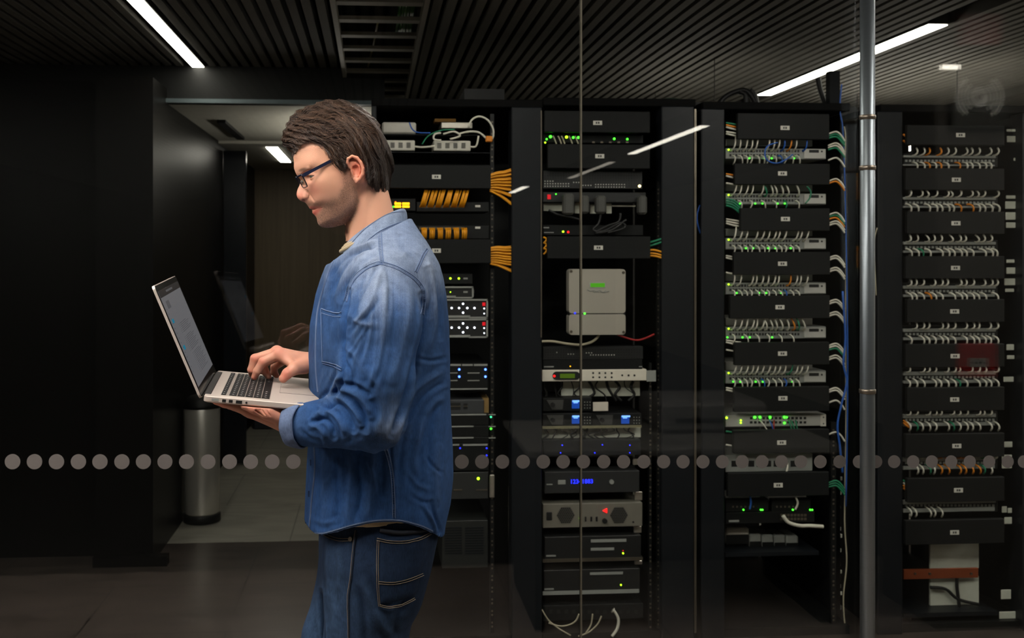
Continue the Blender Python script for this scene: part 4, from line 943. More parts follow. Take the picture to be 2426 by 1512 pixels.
# ------------------------------------------------------------------ head of the man
S0 = 1137.0                       # pixels per metre in the plane of the man
AL = math.radians(16); PSI = math.radians(10)
ca, sa = math.cos(AL), math.sin(AL)
HO = np.array(P(820, 420, YB))
hd = np.array((-math.cos(PSI), -math.sin(PSI), 0)); zz = np.array((0, 0, 1.0))
FA = (hd * ca - zz * sa); UA = (hd * sa + zz * ca); WA = np.array((math.sin(PSI), -math.cos(PSI), 0))
FS = 1.0 / (S0 * math.cos(PSI)); US = 1.0 / S0
def loc2(px, py):
    dx = 820 - px; dy = 420 - py
    return (dx * ca - dy * sa, dx * sa + dy * ca)
def h2w(fuw):
    fuw = np.asarray(fuw, float)
    f = fuw[..., 0:1] * ca + fuw[..., 1:2] * sa; z = -fuw[..., 0:1] * sa + fuw[..., 1:2] * ca
    return HO + hd * (f * FS) + zz * (z * US) + WA * (fuw[..., 2:3] * US)
def loc3(px, py, w):
    q = np.array([*loc2(px, py), w], float)
    for _ in range(6):
        e = np.array((px, py)) - to_px(h2w(q[None]))[0]
        d = loc2(820 + e[0], 420 + e[1]); q[0] += d[0]; q[1] += d[1]
    return tuple(q)
def w2h(V):
    d = np.asarray(V, float) - HO
    f = (d @ hd) / FS; z = d[..., 2] / US; w = (d @ WA) / US
    return np.stack([f * ca - z * sa, f * sa + z * ca, w], -1)
mmw = 1.137
SIL = [(100.1, 84.2), (105, 63), (109, 45), (109.5, 38), (109.5, 28), (112.5, 20), (116.6, 10), (120.3, 0), (122.8, -9), (123.2, -14), (121.4, -21), (117, -26), (109, -29), (105.5, -33), (103.6, -40), (103.5, -45),
       (99.5, -50), (95.0, -53), (97.6, -57), (98.4, -61), (95.5, -67), (91.4, -73), (90.9, -78), (93.2, -84), (92.6, -91), (86.3, -98.5), (76, -103), (65, -105), (48, -104)]
ctl = []
def row(u, *fw):
    for f, w in fw: ctl.append((f, u, (w * mmw) ** 2))
for f, u in SIL: ctl.append((f, u, 0.0))
row(84, (95, 22), (85, 38), (72, 50), (40, 64), (0, 73), (-40, 76), (-80, 58))
row(63, (100, 24), (90, 40), (75, 53), (58, 60), (30, 67), (0, 74), (-40, 78), (-80, 60))
row(44, (105, 17), (100, 29), (92, 41), (82, 51), (70, 57), (50, 62), (25, 68), (0, 74), (-40, 78), (-82, 58))
row(34, (103, 11), (97, 22), (90, 33), (81, 43), (70, 53), (55, 61))
row(25, (104, 5.5), (98, 10.5), (90, 18), (84, 28), (78, 38), (71, 47), (62, 56), (45, 64), (15, 69), (-10, 73), (-40, 75), (-84, 50))
row(15, (108, 5), (101, 9), (94, 16), (88, 27), (83, 38), (76, 48), (65, 57), (50, 63))
row(3, (114, 4.8), (106, 8), (99, 13.5), (93, 22), (90, 34), (82, 45), (70, 56), (52, 63), (30, 66), (0, 69), (-40, 72), (-80, 40))
row(-8, (119, 6), (111, 9), (104, 13), (98, 18.5), (94, 26), (88, 36), (80, 46), (64, 57))
row(-17, (120, 6.4), (114, 10.5), (107, 15), (102, 18.5), (98, 20), (93, 27), (87, 36), (78, 46), (60, 57), (30, 63), (0, 66), (-45, 64))
row(-26, (116, 6), (111, 11), (106, 15), (100, 17.5), (96, 20), (91, 28), (82, 40), (62, 53), (30, 61), (0, 64))
row(-38, (101, 11), (97, 20), (91, 29), (82, 38), (66, 48), (40, 56), (5, 62), (-30, 58))
row(-47, (100.5, 8), (96, 16), (89, 24), (80, 33), (72, 40), (55, 48), (25, 57), (0, 60))
row(-53, (91.5, 9), (87, 16), (80, 24), (74, 32))
row(-60, (95, 9), (90, 16), (82, 25), (72, 34), (55, 44), (25, 54), (3, 58))
row(-75, (88, 12), (81, 22), (70, 32), (50, 42), (28, 50), (10, 52))
row(-86, (90, 12), (83, 21), (73, 29), (55, 37), (33, 44))
row(-96, (84, 10), (72, 20), (55, 28), (40, 34))
for f, u, w in [(20, -93, 30), (8, -80, 40), (-6, -62, 46), (-14, -45, 50), (60, 110, 48), (60, 130, 30), (20, 120, 62), (20, 145, 36), (-30, 120, 66), (-30, 142, 42), (-70, 110, 50), (-80, 20, 45), (-60, -10, 50)]:
    ctl.append((f, u, (w * mmw) ** 2))
for f, u in [(30, -101), (10, -92), (-8, -74), (-20, -56), (-40, -45), (-65, -36), (-88, -18), (-101, 10), (-108, 45), (-107, 85), (-95, 118), (-70, 143), (-35, 157), (0, 160), (40, 149), (70, 130), (89, 108)]:
    ctl.append((f, u, 0.0))
# outside ring keeps the level set closed
SILc = [(c[0], c[1]) for c in ctl if c[2] == 0.0]
for f, u, k in [(116, 84, 9), (122, 60, 9), (122, 36, 5), (126, 10, 4), (134, -8, 5), (132, -22, 5), (117, -38, 4), (112, -46, 3), (106, -56, 2.5), (108, -64, 4), (103, -74, 4), (105, -88, 6), (98, -104, 8), (70, -118, 14), (35, -118, 14), (0, -108, 14), (-40, -75, 14), (-80, -55, 14),
                (-115, -15, 16), (-125, 45, 18), (-120, 100, 18), (-85, 160, 18), (-20, 178, 18), (50, 168, 18), (95, 130, 16)]:
    ctl.append((f, u, -k * 60.0))
GH = TPS([(c[0], c[1]) for c in ctl], [c[2] for c in ctl], .15)
HH = 1.25 # grid step in px units
nf = [np.arange(-122, 136, HH), np.arange(-150, 172, HH), np.arange(-104, 105, HH)]
f2, u2 = np.meshgrid(nf[0], nf[1], indexing='ij')
G2 = GH(f2, u2)
gm = np.maximum(np.hypot(*np.gradient(G2, HH)), 1e-3)
Fg, Ug, Wg = np.meshgrid(*nf, indexing='ij')
Hd = (Wg ** 2 - G2[:, :, None]) / np.sqrt(4 * Wg ** 2 + gm[:, :, None] ** 2 + 60.0)
# brow ridge, cheek, lips, eyelids
FF, UU, WW, HALL = Fg, Ug, Wg, Hd
def block(f0, f1, u0, u1, w0, w1):
    global Fg, Ug, Wg, Hd
    sl = tuple(slice(max(0, int((a - n[0]) / HH)), int((b - n[0]) / HH) + 2) for n, a, b in zip(nf, (f0, u0, w0), (f1, u1, w1)))
    Fg, Ug, Wg = FF[sl], UU[sl], WW[sl]; Hd = HALL[sl].copy(); return sl
def seg3(a, b, r0, r1): return caps(Fg, Ug, Wg, a, b, r0, r1)
for s in (1, -1):
    bl = block(62, 135, -80, 60, -70, 70)
    # socket
    Hd = smax(Hd, -(ball(Fg, Ug, Wg, (91, 24.5, s * 36), 13.0)), 7)
    Hd = smin(Hd, ball(Fg, Ug, Wg, (72.5, 23, s * 36.0), 15.4), 3.0)             # lids over the ball
    slit = np.maximum(np.abs(Ug - 21.5 + .08 * (np.abs(Wg) - 35)) - 3.3 * np.sqrt(np.clip(1 - ((Wg - s * 35) / 14.5) ** 2, 0, 1)), np.abs(Wg - s * 35) - 14)
    Hd = smax(Hd, -np.maximum(slit, 73 - Fg), 1.0)
    Hd = smin(Hd, caps(Fg, Ug, Wg, (87.5, 28.5, s * 25), (75, 26.5, s * 49), 1.5, 1.1), 2)
    Hd = smin(Hd, seg3((100, 36, s * 16), (84, 41, s * 50), 4.5, 3.0), 5)       # brow
    # nostril
    Hd = smax(Hd, -caps(Fg, Ug, Wg, (112.5, -30, s * 7.5), (107, -20, s * 8.5), 3.6, 2.6), 1.6)
    Hd = smin(Hd, caps(Fg, Ug, Wg, (105, -20, s * 14.5), (101, -13, s * 15.0), 5.0, 4.2), 4)   # ala
    Hd = smax(Hd, -caps(Fg, Ug, Wg, (97.5, -11, s * 22.8), (92, -34, s * 31), .7, .4), 6)
    Hd = smax(Hd, -caps(Fg, Ug, Wg, (104, -6, s * 17), (96.5, -18, s * 22), .9, .8), 2)
    Hd = smax(Hd, -caps(Fg, Ug, Wg, (96.5, -18, s * 22), (101, -27, s * 19), .8, .6), 2)
    # lips and mouth corner
    Hd = smin(Hd, caps(Fg, Ug, Wg, (98.5, -47.5, s * 3), (80, -53, s * 26), 3.1, 1.6), 3)
    Hd = smin(Hd, caps(Fg, Ug, Wg, (94, -60, s * 2), (80, -55, s * 25), 4.4, 1.8), 3)
    Hd = smax(Hd, -caps(Fg, Ug, Wg, (101, -52.6, s * 0), (77, -54.6, s * 31), 1.3, 1.1), 1.2)
    HALL[bl] = Hd
Hd = HALL; Fg, Ug, Wg = FF, UU, WW
# neck
def hp(px, py, w): f, u = loc2(px, py); return (f, u, w)
nk = caps(Fg, Ug, Wg, hp(893, 600, 0), hp(862, 455, 0), 64, 57, (.98, .98, 1.06))
nk = smin(nk, seg3(hp(864, 445, 60), hp(828, 588, 22), 8, 9), 12)
nk = smin(nk, seg3(hp(864, 445, -60), hp(828, 588, -22), 8, 9), 12)
nk = smin(nk, seg3(hp(826, 553, 0), hp(834, 585, 0), 7, 9), 12)
nk = smax(nk, -seg3(hp(866, 470, 72), hp(846, 588, 58), 2.5, 3), 7)
Hd = smin(Hd, nk, 7)
# ears
for s in (1, -1):
    def ep(px, py, w): f, u, _ = loc3(px, py, w); return (f, u, s * w)
    HALL = Hd if s > 0 else HALL
    bl = block(-75, 20, -50, 75, *((52, 106) if s > 0 else (-106, -52)))
    out = [(828, 397, 84), (823, 386, 88), (825, 376, 92), (834, 370, 95), (846, 373.5, 98), (855, 385, 100), (860, 399, 100), (858.5, 413, 97), (852, 424, 92), (845, 431, 87)]
    e = None
    for i in range(len(out) - 1):
        c = seg3(ep(*out[i]), ep(*out[i + 1]), 3.1 if i < 7 else 3.8, 3.1 if i < 6 else 3.8); e = c if e is None else smin(e, c, 2)
    ah = [(831, 386, 83), (843, 387, 88), (851, 394, 91), (853.5, 404, 91), (850, 415, 88), (844, 421, 86)]
    for i in range(len(ah) - 1): e = smin(e, seg3(ep(*ah[i]), ep(*ah[i + 1]), 2.8, 2.8), 2.5)
    e = smin(e, seg3(ep(843, 425, 84), ep(846, 430, 84), 6.2, 5.2), 3)          # lobe
    # plate behind the folds
    pl = caps(Fg, Ug, Wg, ep(839, 385, 84), ep(846, 412, 85), 15.5, 10.5, (1, 1, .34)); e = smin(e, pl, 3)
    e = smin(e, caps(Fg, Ug, Wg, ep(850, 388, 80), ep(854, 410, 82), 8, 8, (1, 1, .8)), 3)
    e = smin(e, seg3(ep(838, 392, 76), ep(840, 418, 76), 9, 8), 5)
    e = smax(e, -caps(Fg, Ug, Wg, ep(842, 399, 92), ep(843, 412, 92), 7.6, 5.0, (1, 1, 1.6)), 2)   # concha
    e = smin(e, seg3(ep(833.5, 406, 84), ep(835, 411, 84), 3.2, 3.0), 2)         # tragus
    e = smax(e, -seg3(ep(829, 382, 91), ep(836, 380, 94), 2.4, 2.2), 1.5)
    HALL[bl] = smin(Hd, e, 2.5)
Hd = HALL; Fg, Ug, Wg = FF, UU, WW
Hd = np.maximum(Hd, -(Ug * ca - Fg * sa) - 152)                               # cut under the collar
HV, HQ = surfnet(Hd.astype(np.float32), (nf[0][0], nf[1][0], nf[2][0]), HH)
HV = relax(HV, HQ, 1, .4)
del Hd, nk, e
# skin colours
def blob(V, c, r, p=2): return np.exp(-(np.sqrt((((V - np.array(c)) / np.array(r)) ** 2).sum(1))) ** p)
def skin_colors(V):
    base = srgb((214, 160, 132)); C = np.tile(base, (len(V), 1))
    A = V.copy(); A[:, 2] = np.abs(A[:, 2])
    def mixc(c, m): C[:] = C * (1 - m[:, None]) + srgb(c) * m[:, None]
    mixc((212, 138, 118), .75 * blob(A, (84, -12, 40), (22, 20, 24)))
    mixc((214, 128, 108), .8 * blob(A, (116, -14, 0), (16, 15, 18)))
    mixc((212, 112, 88), .95 * blob(A, (-28, 12, 88), (32, 40, 16)))
    # stubble
    st = np.clip(1 / (1 + np.exp(-(np.minimum(-30 - V[:, 1] + .0 * V[:, 0], 200) / 5.))), 0, 1)
    jaw = polysdf(V[:, 0], V[:, 1], [(12, 25), (22, 4), (24, -20), (42, -40), (70, -44), (96, -34), (108, -36), (108, -44), (96, -46), (84, -52), (88, -64), (100, -72), (100, -110), (30, -112), (8, -90), (-6, -60), (-2, -20), (0, 20)])
    jm = 1 / (1 + np.exp(jaw / 3.5))
    rng = np.random.RandomState(3)
    mixc((104, 78, 66), jm * (.45 + .42 * rng.rand(len(V))))
    mixc((118, 84, 68), .5 * blob(A, (101, -38, 10), (7, 4.5, 16)))
    # lips
    lp = np.minimum(polysdf(V[:, 0], V[:, 1], [(106, -47), (100, -45), (78, -53.5), (92, -53.5), (100, -52)]), polysdf(V[:, 0], V[:, 1], [(93, -54), (79, -54.5), (84, -60), (92, -67), (101, -66), (103, -58)]))
    mixc((190, 96, 86), .85 / (1 + np.exp(lp / 1.2)) * (A[:, 2] < 32))
    mixc((92, 66, 52), .8 * np.clip(blob(A, (94, 41, 32), (14, 4.0, 20), 4), 0, 1))      # eyebrow
    mixc((150, 98, 80), .5 * blob(A, (85, 24, 36), (12, 9, 18)))
    return C
HC = skin_colors(HV)
HW = h2w(HV)
HQ = HQ[:, ::1]
# ------------------------------------------------------------------ hair shell
hs = [(668.6, 339), (669, 329), (675.6, 319), (682, 300), (689.4, 283), (711.7, 266.7), (728, 259), (745, 253), (764.4, 244), (792, 240), (815, 240.5), (831, 244), (859, 259), (878, 281), (892, 302.8), (909, 322), (919, 344), (926.6, 372), (929.5, 391.7), (926, 411), (920, 436), (917, 452)]
hc = [(f, u, 0.0) for f, u in (loc2(*p) for p in hs)]
hc += [(*loc2(672, 350), 0.0), (*loc2(684, 356), 0.0), (*loc2(699, 366), 0.0)]
def hrow(*a):
    for px, py, w in a: hc.append((*loc3(px, py, w)[:2], (w * mmw) ** 2))
hrow((690, 345, 18), (705, 320, 40), (700, 340, 32), (720, 295, 44), (735, 330, 58), (760, 350, 66), (745, 285, 52), (770, 270, 46), (780, 310, 68), (790, 370, 73), (800, 400, 74), (800, 330, 76), (810, 275, 56), (835, 300, 68), (830, 350, 80), (850, 345, 82),
     (860, 390, 80), (870, 430, 74), (865, 300, 58), (880, 340, 70), (895, 380, 64), (895, 420, 60), (890, 450, 58), (905, 350, 50), (912, 395, 38), (720, 360, 44), (750, 385, 60), (780, 420, 66), (840, 420, 72), (900, 445, 46))
for p, k in [((655, 340), 14), ((665, 300), 14), ((700, 255), 14), ((760, 228), 14), ((830, 228), 14), ((885, 262), 14), ((925, 318), 14), ((945, 380), 14), ((936, 445), 12), ((670, 362), 8), ((690, 374), 6)]:
    hc.append((*loc2(*p), -k * 60.0))
GA0 = TPS([(c[0], c[1]) for c in hc], [c[2] for c in hc], .1)
def GA(f, u):
    h = GH(f, u); return np.maximum(GA0(f, u), np.where(h > 0, (np.sqrt(np.maximum(h, 0)) + 5) ** 2, -1e9))
HL = [(694, 362), (701, 350), (709, 341), (718, 336), (737, 332), (752, 339), (766, 352), (778, 367), (787, 381), (793, 392), (802, 402), (809, 407), (814, 399), (818, 384), (822, 373), (830, 366), (839, 363), (850, 367), (859, 378), (865, 388), (868, 402), (869, 418), (873, 432), (880, 440), (889, 446), (905, 450), (917, 452),
      (970, 455), (970, 200), (640, 200), (640, 352), (668, 348), (682, 356)]
HLw = [20, 20, 30, 40, 52, 60, 64, 68, 70, 71, 72, 73, 74, 75, 76, 78, 79, 80, 78, 76, 75, 72, 68, 64, 60, 50, 30, 0, 0, 0, 0, 0, 0]
HLp = [loc3(p[0], p[1], w)[:2] for p, w in zip(HL, HLw)]
na = [np.arange(-128, 160, 2.0), np.arange(-70, 200, 2.0), np.arange(-104, 105, 2.0)]
f2, u2 = np.meshgrid(na[0], na[1], indexing='ij')
GA2 = GA(f2, u2); gm = np.hypot(*np.gradient(GA2, 2.0)); pd = polysdf(f2, u2, HLp)
Fh, Uh, Wh = np.meshgrid(*na, indexing='ij')
A1 = (Wh ** 2 - GA2[:, :, None]) / np.sqrt(4 * Wh ** 2 + gm[:, :, None] ** 2 + 60.)
# locks: grooves along the combed direction
C0 = loc2(712, 432)
rad = np.hypot(Fh - C0[0], Uh - C0[1]); ang = np.arctan2(Uh - C0[1], Fh - C0[0])
lock = np.sin(rad * .42 + 2.2 * np.sin(ang * 3 + Wh * .05) + Wh * .13) * 1.2 + np.sin(rad * .9 + ang * 5 + Wh * .31) * .6
A1 = A1 + lock * 1.6 * np.clip(-pd / 16, 0, 1)[:, :, None] + 2.2
A1 = smax(A1, (pd * .75)[:, :, None] + 0 * Wh, 7)
AV, AQ = surfnet(A1.astype(np.float32), (na[0][0], na[1][0], na[2][0]), 2.0)
AV = relax(AV, AQ, 1, .4)
# strands walking over the hair surface
rng = np.random.RandomState(11)
NS = 15000; LN = 13
pid = rng.choice(len(AV), NS)
q = AV[pid].copy(); q += rng.normal(0, 1.0, q.shape)
strands = np.zeros((NS, LN, 3))
amp = rng.normal(0, .16, NS); ph = rng.rand(NS) * 6.3; lift = rng.rand(NS) ** 3 * 3.6 + rng.rand(NS) * 1.2
ln = 3.0 + 2.2 * rng.rand(NS); clump = np.sin(q[:, 0] * .11 + q[:, 2] * .07) * .35 + np.sin(q[:, 1] * .13 - q[:, 2] * .09) * .3
def gfield(q):
    g = GA(q[:, 0], q[:, 1]); e = 1.0
    return g, (GA(q[:, 0] + e, q[:, 1]) - g) / e, (GA(q[:, 0], q[:, 1] + e) - g) / e
for k in range(LN):
    g, gf, gu = gfield(q)
    ra = np.hypot(q[:, 0] - C0[0], q[:, 1] - C0[1]); an_ = np.arctan2(q[:, 1] - C0[1], q[:, 0] - C0[0])
    tgt = -1.2 - 1.6 * (np.sin(ra * .42 + 2.2 * np.sin(an_ * 3 + q[:, 2] * .05) + q[:, 2] * .13) * 1.2 + np.sin(ra * .9 + an_ * 5 + q[:, 2] * .31) * .6) + lift * math.sin(math.pi * (k + 1) / (LN + 4)) - 1.2 * (k == 0)
    gr = np.stack([-gf, -gu, 2 * q[:, 2]], 1); nn = np.linalg.norm(gr, axis=1) + 1e-6
    dist = (q[:, 2] ** 2 - g) / nn
    q = q - gr / nn[:, None] * np.clip(dist - tgt, -6, 6)[:, None]
    strands[:, k] = q
    r = np.stack([q[:, 0] - C0[0], q[:, 1] - C0[1]], 1); rl = np.linalg.norm(r, axis=1) + 1e-6
    th = 1.5 * (np.sin(q[:, 0] * .075 + q[:, 2] * .05) * .3 + np.sin(q[:, 1] * .09 - q[:, 2] * .06 + 1) * .26) + amp + .12 * np.sin(k * .6 + ph)
    tx = np.stack([r[:, 1], -r[:, 0]], 1) * -1 / rl[:, None]          # counter-clockwise in (f,u): backwards over the crown
    d = np.stack([tx[:, 0] * np.cos(th) - tx[:, 1] * np.sin(th), tx[:, 0] * np.sin(th) + tx[:, 1] * np.cos(th), .06 * np.sign(q[:, 2]) * (rl < 150)], 1)
    n3 = gr / nn[:, None]; d = d - n3 * (d * n3).sum(1)[:, None]; d /= np.linalg.norm(d, axis=1)[:, None] + 1e-6
    q = q + d * ln[:, None]
keep = (polysdf(strands[:, 0, 0], strands[:, 0, 1], HLp) < -1)
strands = strands[keep]
inb = polysdf(strands[:, :, 0], strands[:, :, 1], HLp)
def strand_mesh(St, r0, inb):
    n, m, _ = St.shape; W = h2w(St)
    t = np.gradient(W, axis=1); t /= np.linalg.norm(t, axis=2)[:, :, None] + 1e-12
    ctr = h2w(np.array([10., 40., 0.])); o = W - ctr
    a = np.cross(t, o); a /= np.linalg.norm(a, axis=2)[:, :, None] + 1e-12; b = np.cross(t, a)
    w = r0 * np.array([.5, .85] + [1.0] * (m - 5) + [.8, .55, .2])[None, :, None] * np.where(inb > 5, .02, 1)[:, :, None]
    rings = [W + (a * math.cos(x) + b * math.sin(x)) * w for x in (0, 2.094, 4.188)]
    V = np.stack(rings, 2).reshape(-1, 3)
    i = (np.arange(n)[:, None] * m + np.arange(m - 1)[None]).ravel() * 3
    Q = np.concatenate([np.stack([i + j, i + (j + 1) % 3, i + 3 + (j + 1) % 3, i + 3 + j], 1) for j in range(3)])
    return V, Q, np.repeat(np.arange(n), m * 3)
SV, SQ, SI_ = strand_mesh(strands, .00036, inb)
AW = h2w(AV)
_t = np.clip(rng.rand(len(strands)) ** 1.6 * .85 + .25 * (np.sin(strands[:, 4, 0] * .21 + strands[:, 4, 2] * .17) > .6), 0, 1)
_t = _t * np.clip((strands[:, 4, 1] + strands[:, 4, 0] * .35 + 30) / 120, .12, 1)  # paler towards top and front: lit hair put into the strand colour
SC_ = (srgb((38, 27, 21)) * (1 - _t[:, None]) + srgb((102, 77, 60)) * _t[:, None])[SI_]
def attr_mat(name, rough, sss=0, noise=None, spec=.4, bump=0, bscale=900, mixrand=0.0):
    m = bpy.data.materials.new(name); m.use_nodes = True; nt = m.node_tree; b = nt.nodes['Principled BSDF']
    at = nt.nodes.new('ShaderNodeVertexColor'); at.layer_name = 'Col'
    b.inputs['Roughness'].default_value = rough; b.inputs['Specular IOR Level'].default_value = spec
    tc = nt.nodes.new('ShaderNodeTexCoord'); nz = nt.nodes.new('ShaderNodeTexNoise'); nz.inputs['Scale'].default_value = bscale; nz.inputs['Detail'].default_value = 3
    nt.links.new(tc.outputs['Object'], nz.inputs['Vector'])
    mx = nt.nodes.new('ShaderNodeMix'); mx.data_type = 'RGBA'; mx.blend_type = 'MULTIPLY'; mx.inputs[0].default_value = mixrand
    nt.links.new(at.outputs[0], mx.inputs[6]); nt.links.new(nz.outputs['Color'], mx.inputs[7]); nt.links.new(mx.outputs[2], b.inputs['Base Color'])
    if sss: b.inputs['Subsurface Weight'].default_value = sss; b.inputs['Subsurface Radius'].default_value = (.010, .004, .002); b.inputs['Subsurface Scale'].default_value = .5
    if bump:
        bp = nt.nodes.new('ShaderNodeBump'); bp.inputs['Strength'].default_value = bump; bp.inputs['Distance'].default_value = .001
        nt.links.new(nz.outputs['Fac'], bp.inputs['Height']); nt.links.new(bp.outputs[0], b.inputs['Normal'])
    return m
M_skin = attr_mat('skin', .5, .12, spec=.35, bump=.25, bscale=700)
M_hair = mat('dark_brown_hair', (34, 25, 20), .5, var=.5, scale=60, spec=.3)
M_hairs = attr_mat('brown_hair_strands', .38, spec=.45)
M_white_eye = mat('eye_white', (176, 162, 150), .2, var=.03)
M_iris = mat('iris_grey_green', (74, 80, 70), .15, var=.3)

def eye_mesh(s):
    c = np.array((72.5, 23.0, s * 36.0)); look = np.array((.86, -.38, .34 * (1 if s > 0 else 1))); look /= np.linalg.norm(look)
    a = np.cross(look, (0, 0, 1.)); a /= np.linalg.norm(a); b = np.cross(look, a); mb = MB(); vs = []; n = 20; m = 14; fs = []; ms = []
    mb.mats = [M_white_eye, M_iris, M_port]
    for i in range(m + 1):
        t = math.pi * i / m
        t = t ** 1.6 / math.pi ** .6
        for j in range(n):
            p = c + 13.6 * (look * math.cos(t) + (a * math.cos(2 * math.pi * j / n) + b * math.sin(2 * math.pi * j / n)) * math.sin(t)); vs.append(tuple(h2w(p)))
    for i in range(m):
        t = math.pi * (i + .5) / m; t = t ** 1.6 / math.pi ** .6
        mb.cur = 2 if t < .17 else (1 if t < .44 else 0)
        mb.add([], [])
        for j in range(n): fs.append((i * n + j, i * n + (j + 1) % n, (i + 1) * n + (j + 1) % n, (i + 1) * n + j)); ms.append(mb.cur)
    mb.v = vs; mb.f = [list(f) for f in fs]; mb.m = ms
    return mb

# stubble
_in = (polysdf(HV[:, 0], HV[:, 1], [(12, 22), (20, 4), (24, -20), (42, -40), (70, -46), (84, -64), (92, -76), (96, -100), (30, -112), (8, -90), (-6, -60), (-2, -20), (0, 20)]) < -1) & (np.abs(HV[:, 2]) > 4)
_id = rng.choice(np.where(_in)[0], 5200); _n = vnormals(HV, HQ)[_id]
_d = _n * .55 + np.array((.1, -.75, 0)) + rng.normal(0, .3, _n.shape); _d /= np.linalg.norm(_d, axis=1)[:, None]
_b = HV[_id] + rng.normal(0, .5, _n.shape); _st = np.stack([_b - _n * .4 + _d * k * 1.0 for k in range(4)], 1)
def thin(St, r0):
    n, m, _ = St.shape; W = h2w(St); a = np.array((0, 0, 1.)); b = np.array((1., 0, 0)); t = W[:, -1] - W[:, 0]
    a = np.cross(t, (0.3, 1., .1)); a /= np.linalg.norm(a, axis=1)[:, None] + 1e-12; b = np.cross(t / (np.linalg.norm(t, axis=1)[:, None] + 1e-12), a)
    w = r0 * np.linspace(1, .3, m)[None, :, None]
    V = np.stack([W + (a * math.cos(x) + b * math.sin(x))[:, None] * w for x in (0, 2.094, 4.188)], 2).reshape(-1, 3)
    i = (np.arange(n)[:, None] * m + np.arange(m - 1)[None]).ravel() * 3
    return V, np.concatenate([np.stack([i + j, i + (j + 1) % 3, i + 3 + (j + 1) % 3, i + 3 + j], 1) for j in range(3)]), np.repeat(np.arange(n), m * 3)
BV, BQ, BI = thin(_st, .00016)
BC = (srgb((70, 48, 36)) + (srgb((150, 128, 112)) - srgb((70, 48, 36))) * (rng.rand(len(_st)) ** 2)[:, None])[BI]
# ------------------------------------------------------------------ laptop frame
LO = np.array(P(483, 938, 1.93)); LA = np.array(P(757, 962, 1.945)); LB = np.array(P(518, 878, 2.24))
ex = LA - LO; LW = np.linalg.norm(ex); ex /= LW
ey = LB - LO; ey -= ex * ex.dot(ey); LD = np.linalg.norm(ey); ey /= LD; ez = np.cross(ex, ey)
def LP(a, b, c=0.0): return LO + ex * a + ey * b + ez * c
def ray_plane(px, py, o, n):
    d = np.array(P(px, py, 2.0)) - np.array((0, 0, CAMZ)); t = np.dot(o - np.array((0, 0, CAMZ)), n) / np.dot(d, n)
    return np.array((0, 0, CAMZ)) + d * t
TB = .0125
# ------------------------------------------------------------------ hands
def A_(px, py, Y): return np.array(P(px, py, Y))
def sculpt(lo, hi, h, fn, sm=1):
    X, Y, Z = grid(lo, hi, h); Fv = fn(X, Y, Z).astype(np.float32)
    V, Q = surfnet(Fv, lo, h); return relax(V, Q, sm, .45), Q
def chainf(X, Y, Z, pts, rs, k):
    d = None
    for i in range(len(pts) - 1):
        c = caps(X, Y, Z, pts[i], pts[i + 1], rs[i], rs[i + 1]); d = c if d is None else smin(d, c, k)
    return d
tipI = ray_plane(602, 901, LP(0, 0, .003), ez); tipM = ray_plane(596, 896, LP(0, 0, .003), ez)
def right_hand(X, Y, Z):
    wr = A_(742, 858, 2.150)
    pi, pm, pr, pp = A_(662, 840, 2.138), A_(656, 835, 2.160), A_(664, 842, 2.182), A_(676, 852, 2.200)
    d = caps(X, Y, Z, A_(800, 872, 2.19), wr, .0285, .0235, (1, 1.1, .86))
    for m, r in ((pi, .0120), (pm, .0122), (pr, .0118), (pp, .0108)): d = smin(d, caps(X, Y, Z, wr + (m - wr) * .12 + np.array((0, 0, -.001)), m, .0165, r), .007)
    fing = [([pi, A_(623, 857, 2.136), tipI + (A_(623, 857, 2.136) - tipI) * .5 + np.array((-.0025, 0, 0)), tipI + ez * .0065], [.0108, .0092, .0084, .0066]),
            ([pm, A_(604, 850, 2.160), A_(596.5, 876, 2.162), tipM + ez * .007 + ey * .006], [.0112, .0098, .0088, .0070]),
            ([pr, A_(622, 862, 2.190), A_(628, 880, 2.192), A_(636, 892, 2.190)], [.0106, .0092, .0084, .0068]),
            ([pp, A_(650, 870, 2.212), A_(649, 882, 2.214), A_(655, 890, 2.214)], [.0095, .0080, .0074, .0062])]
    f = None
    for p, r in fing:
        c = chainf(X, Y, Z, p, r, .003); f = c if f is None else smin(f, c, .0012)
    d = smin(d, f, .004)
    # knuckles
    for m, r in ((pi, .0125), (pm, .0125)): d = smin(d, ball(X, Y, Z, m + np.array((0, 0, .002)), r), .004)
    th = chainf(X, Y, Z, [A_(722, 868, 2.132), A_(697, 874, 2.108), A_(681, 885, 2.100), A_(671, 897, 2.097)], [.0165, .0125, .0105, .0090], .005)
    d = smin(d, th, .007)
    d = smin(d, caps(X, Y, Z, A_(690, 862, 2.125), A_(672, 848, 2.134), .009, .0105), .008)
    d = smax(d, -caps(X, Y, Z, A_(686, 872, 2.075), A_(690, 852, 2.092), .0035, .002), .004)
    base = (X - LO[0]) * ez[0] + (Y - LO[1]) * ez[1] + (Z - LO[2]) * ez[2]
    inside = (X - LO[0]) * ex[0] + (Z - LO[2]) * ex[2]
    return np.maximum(d, np.where(inside < LW, .0012 - base, -1))
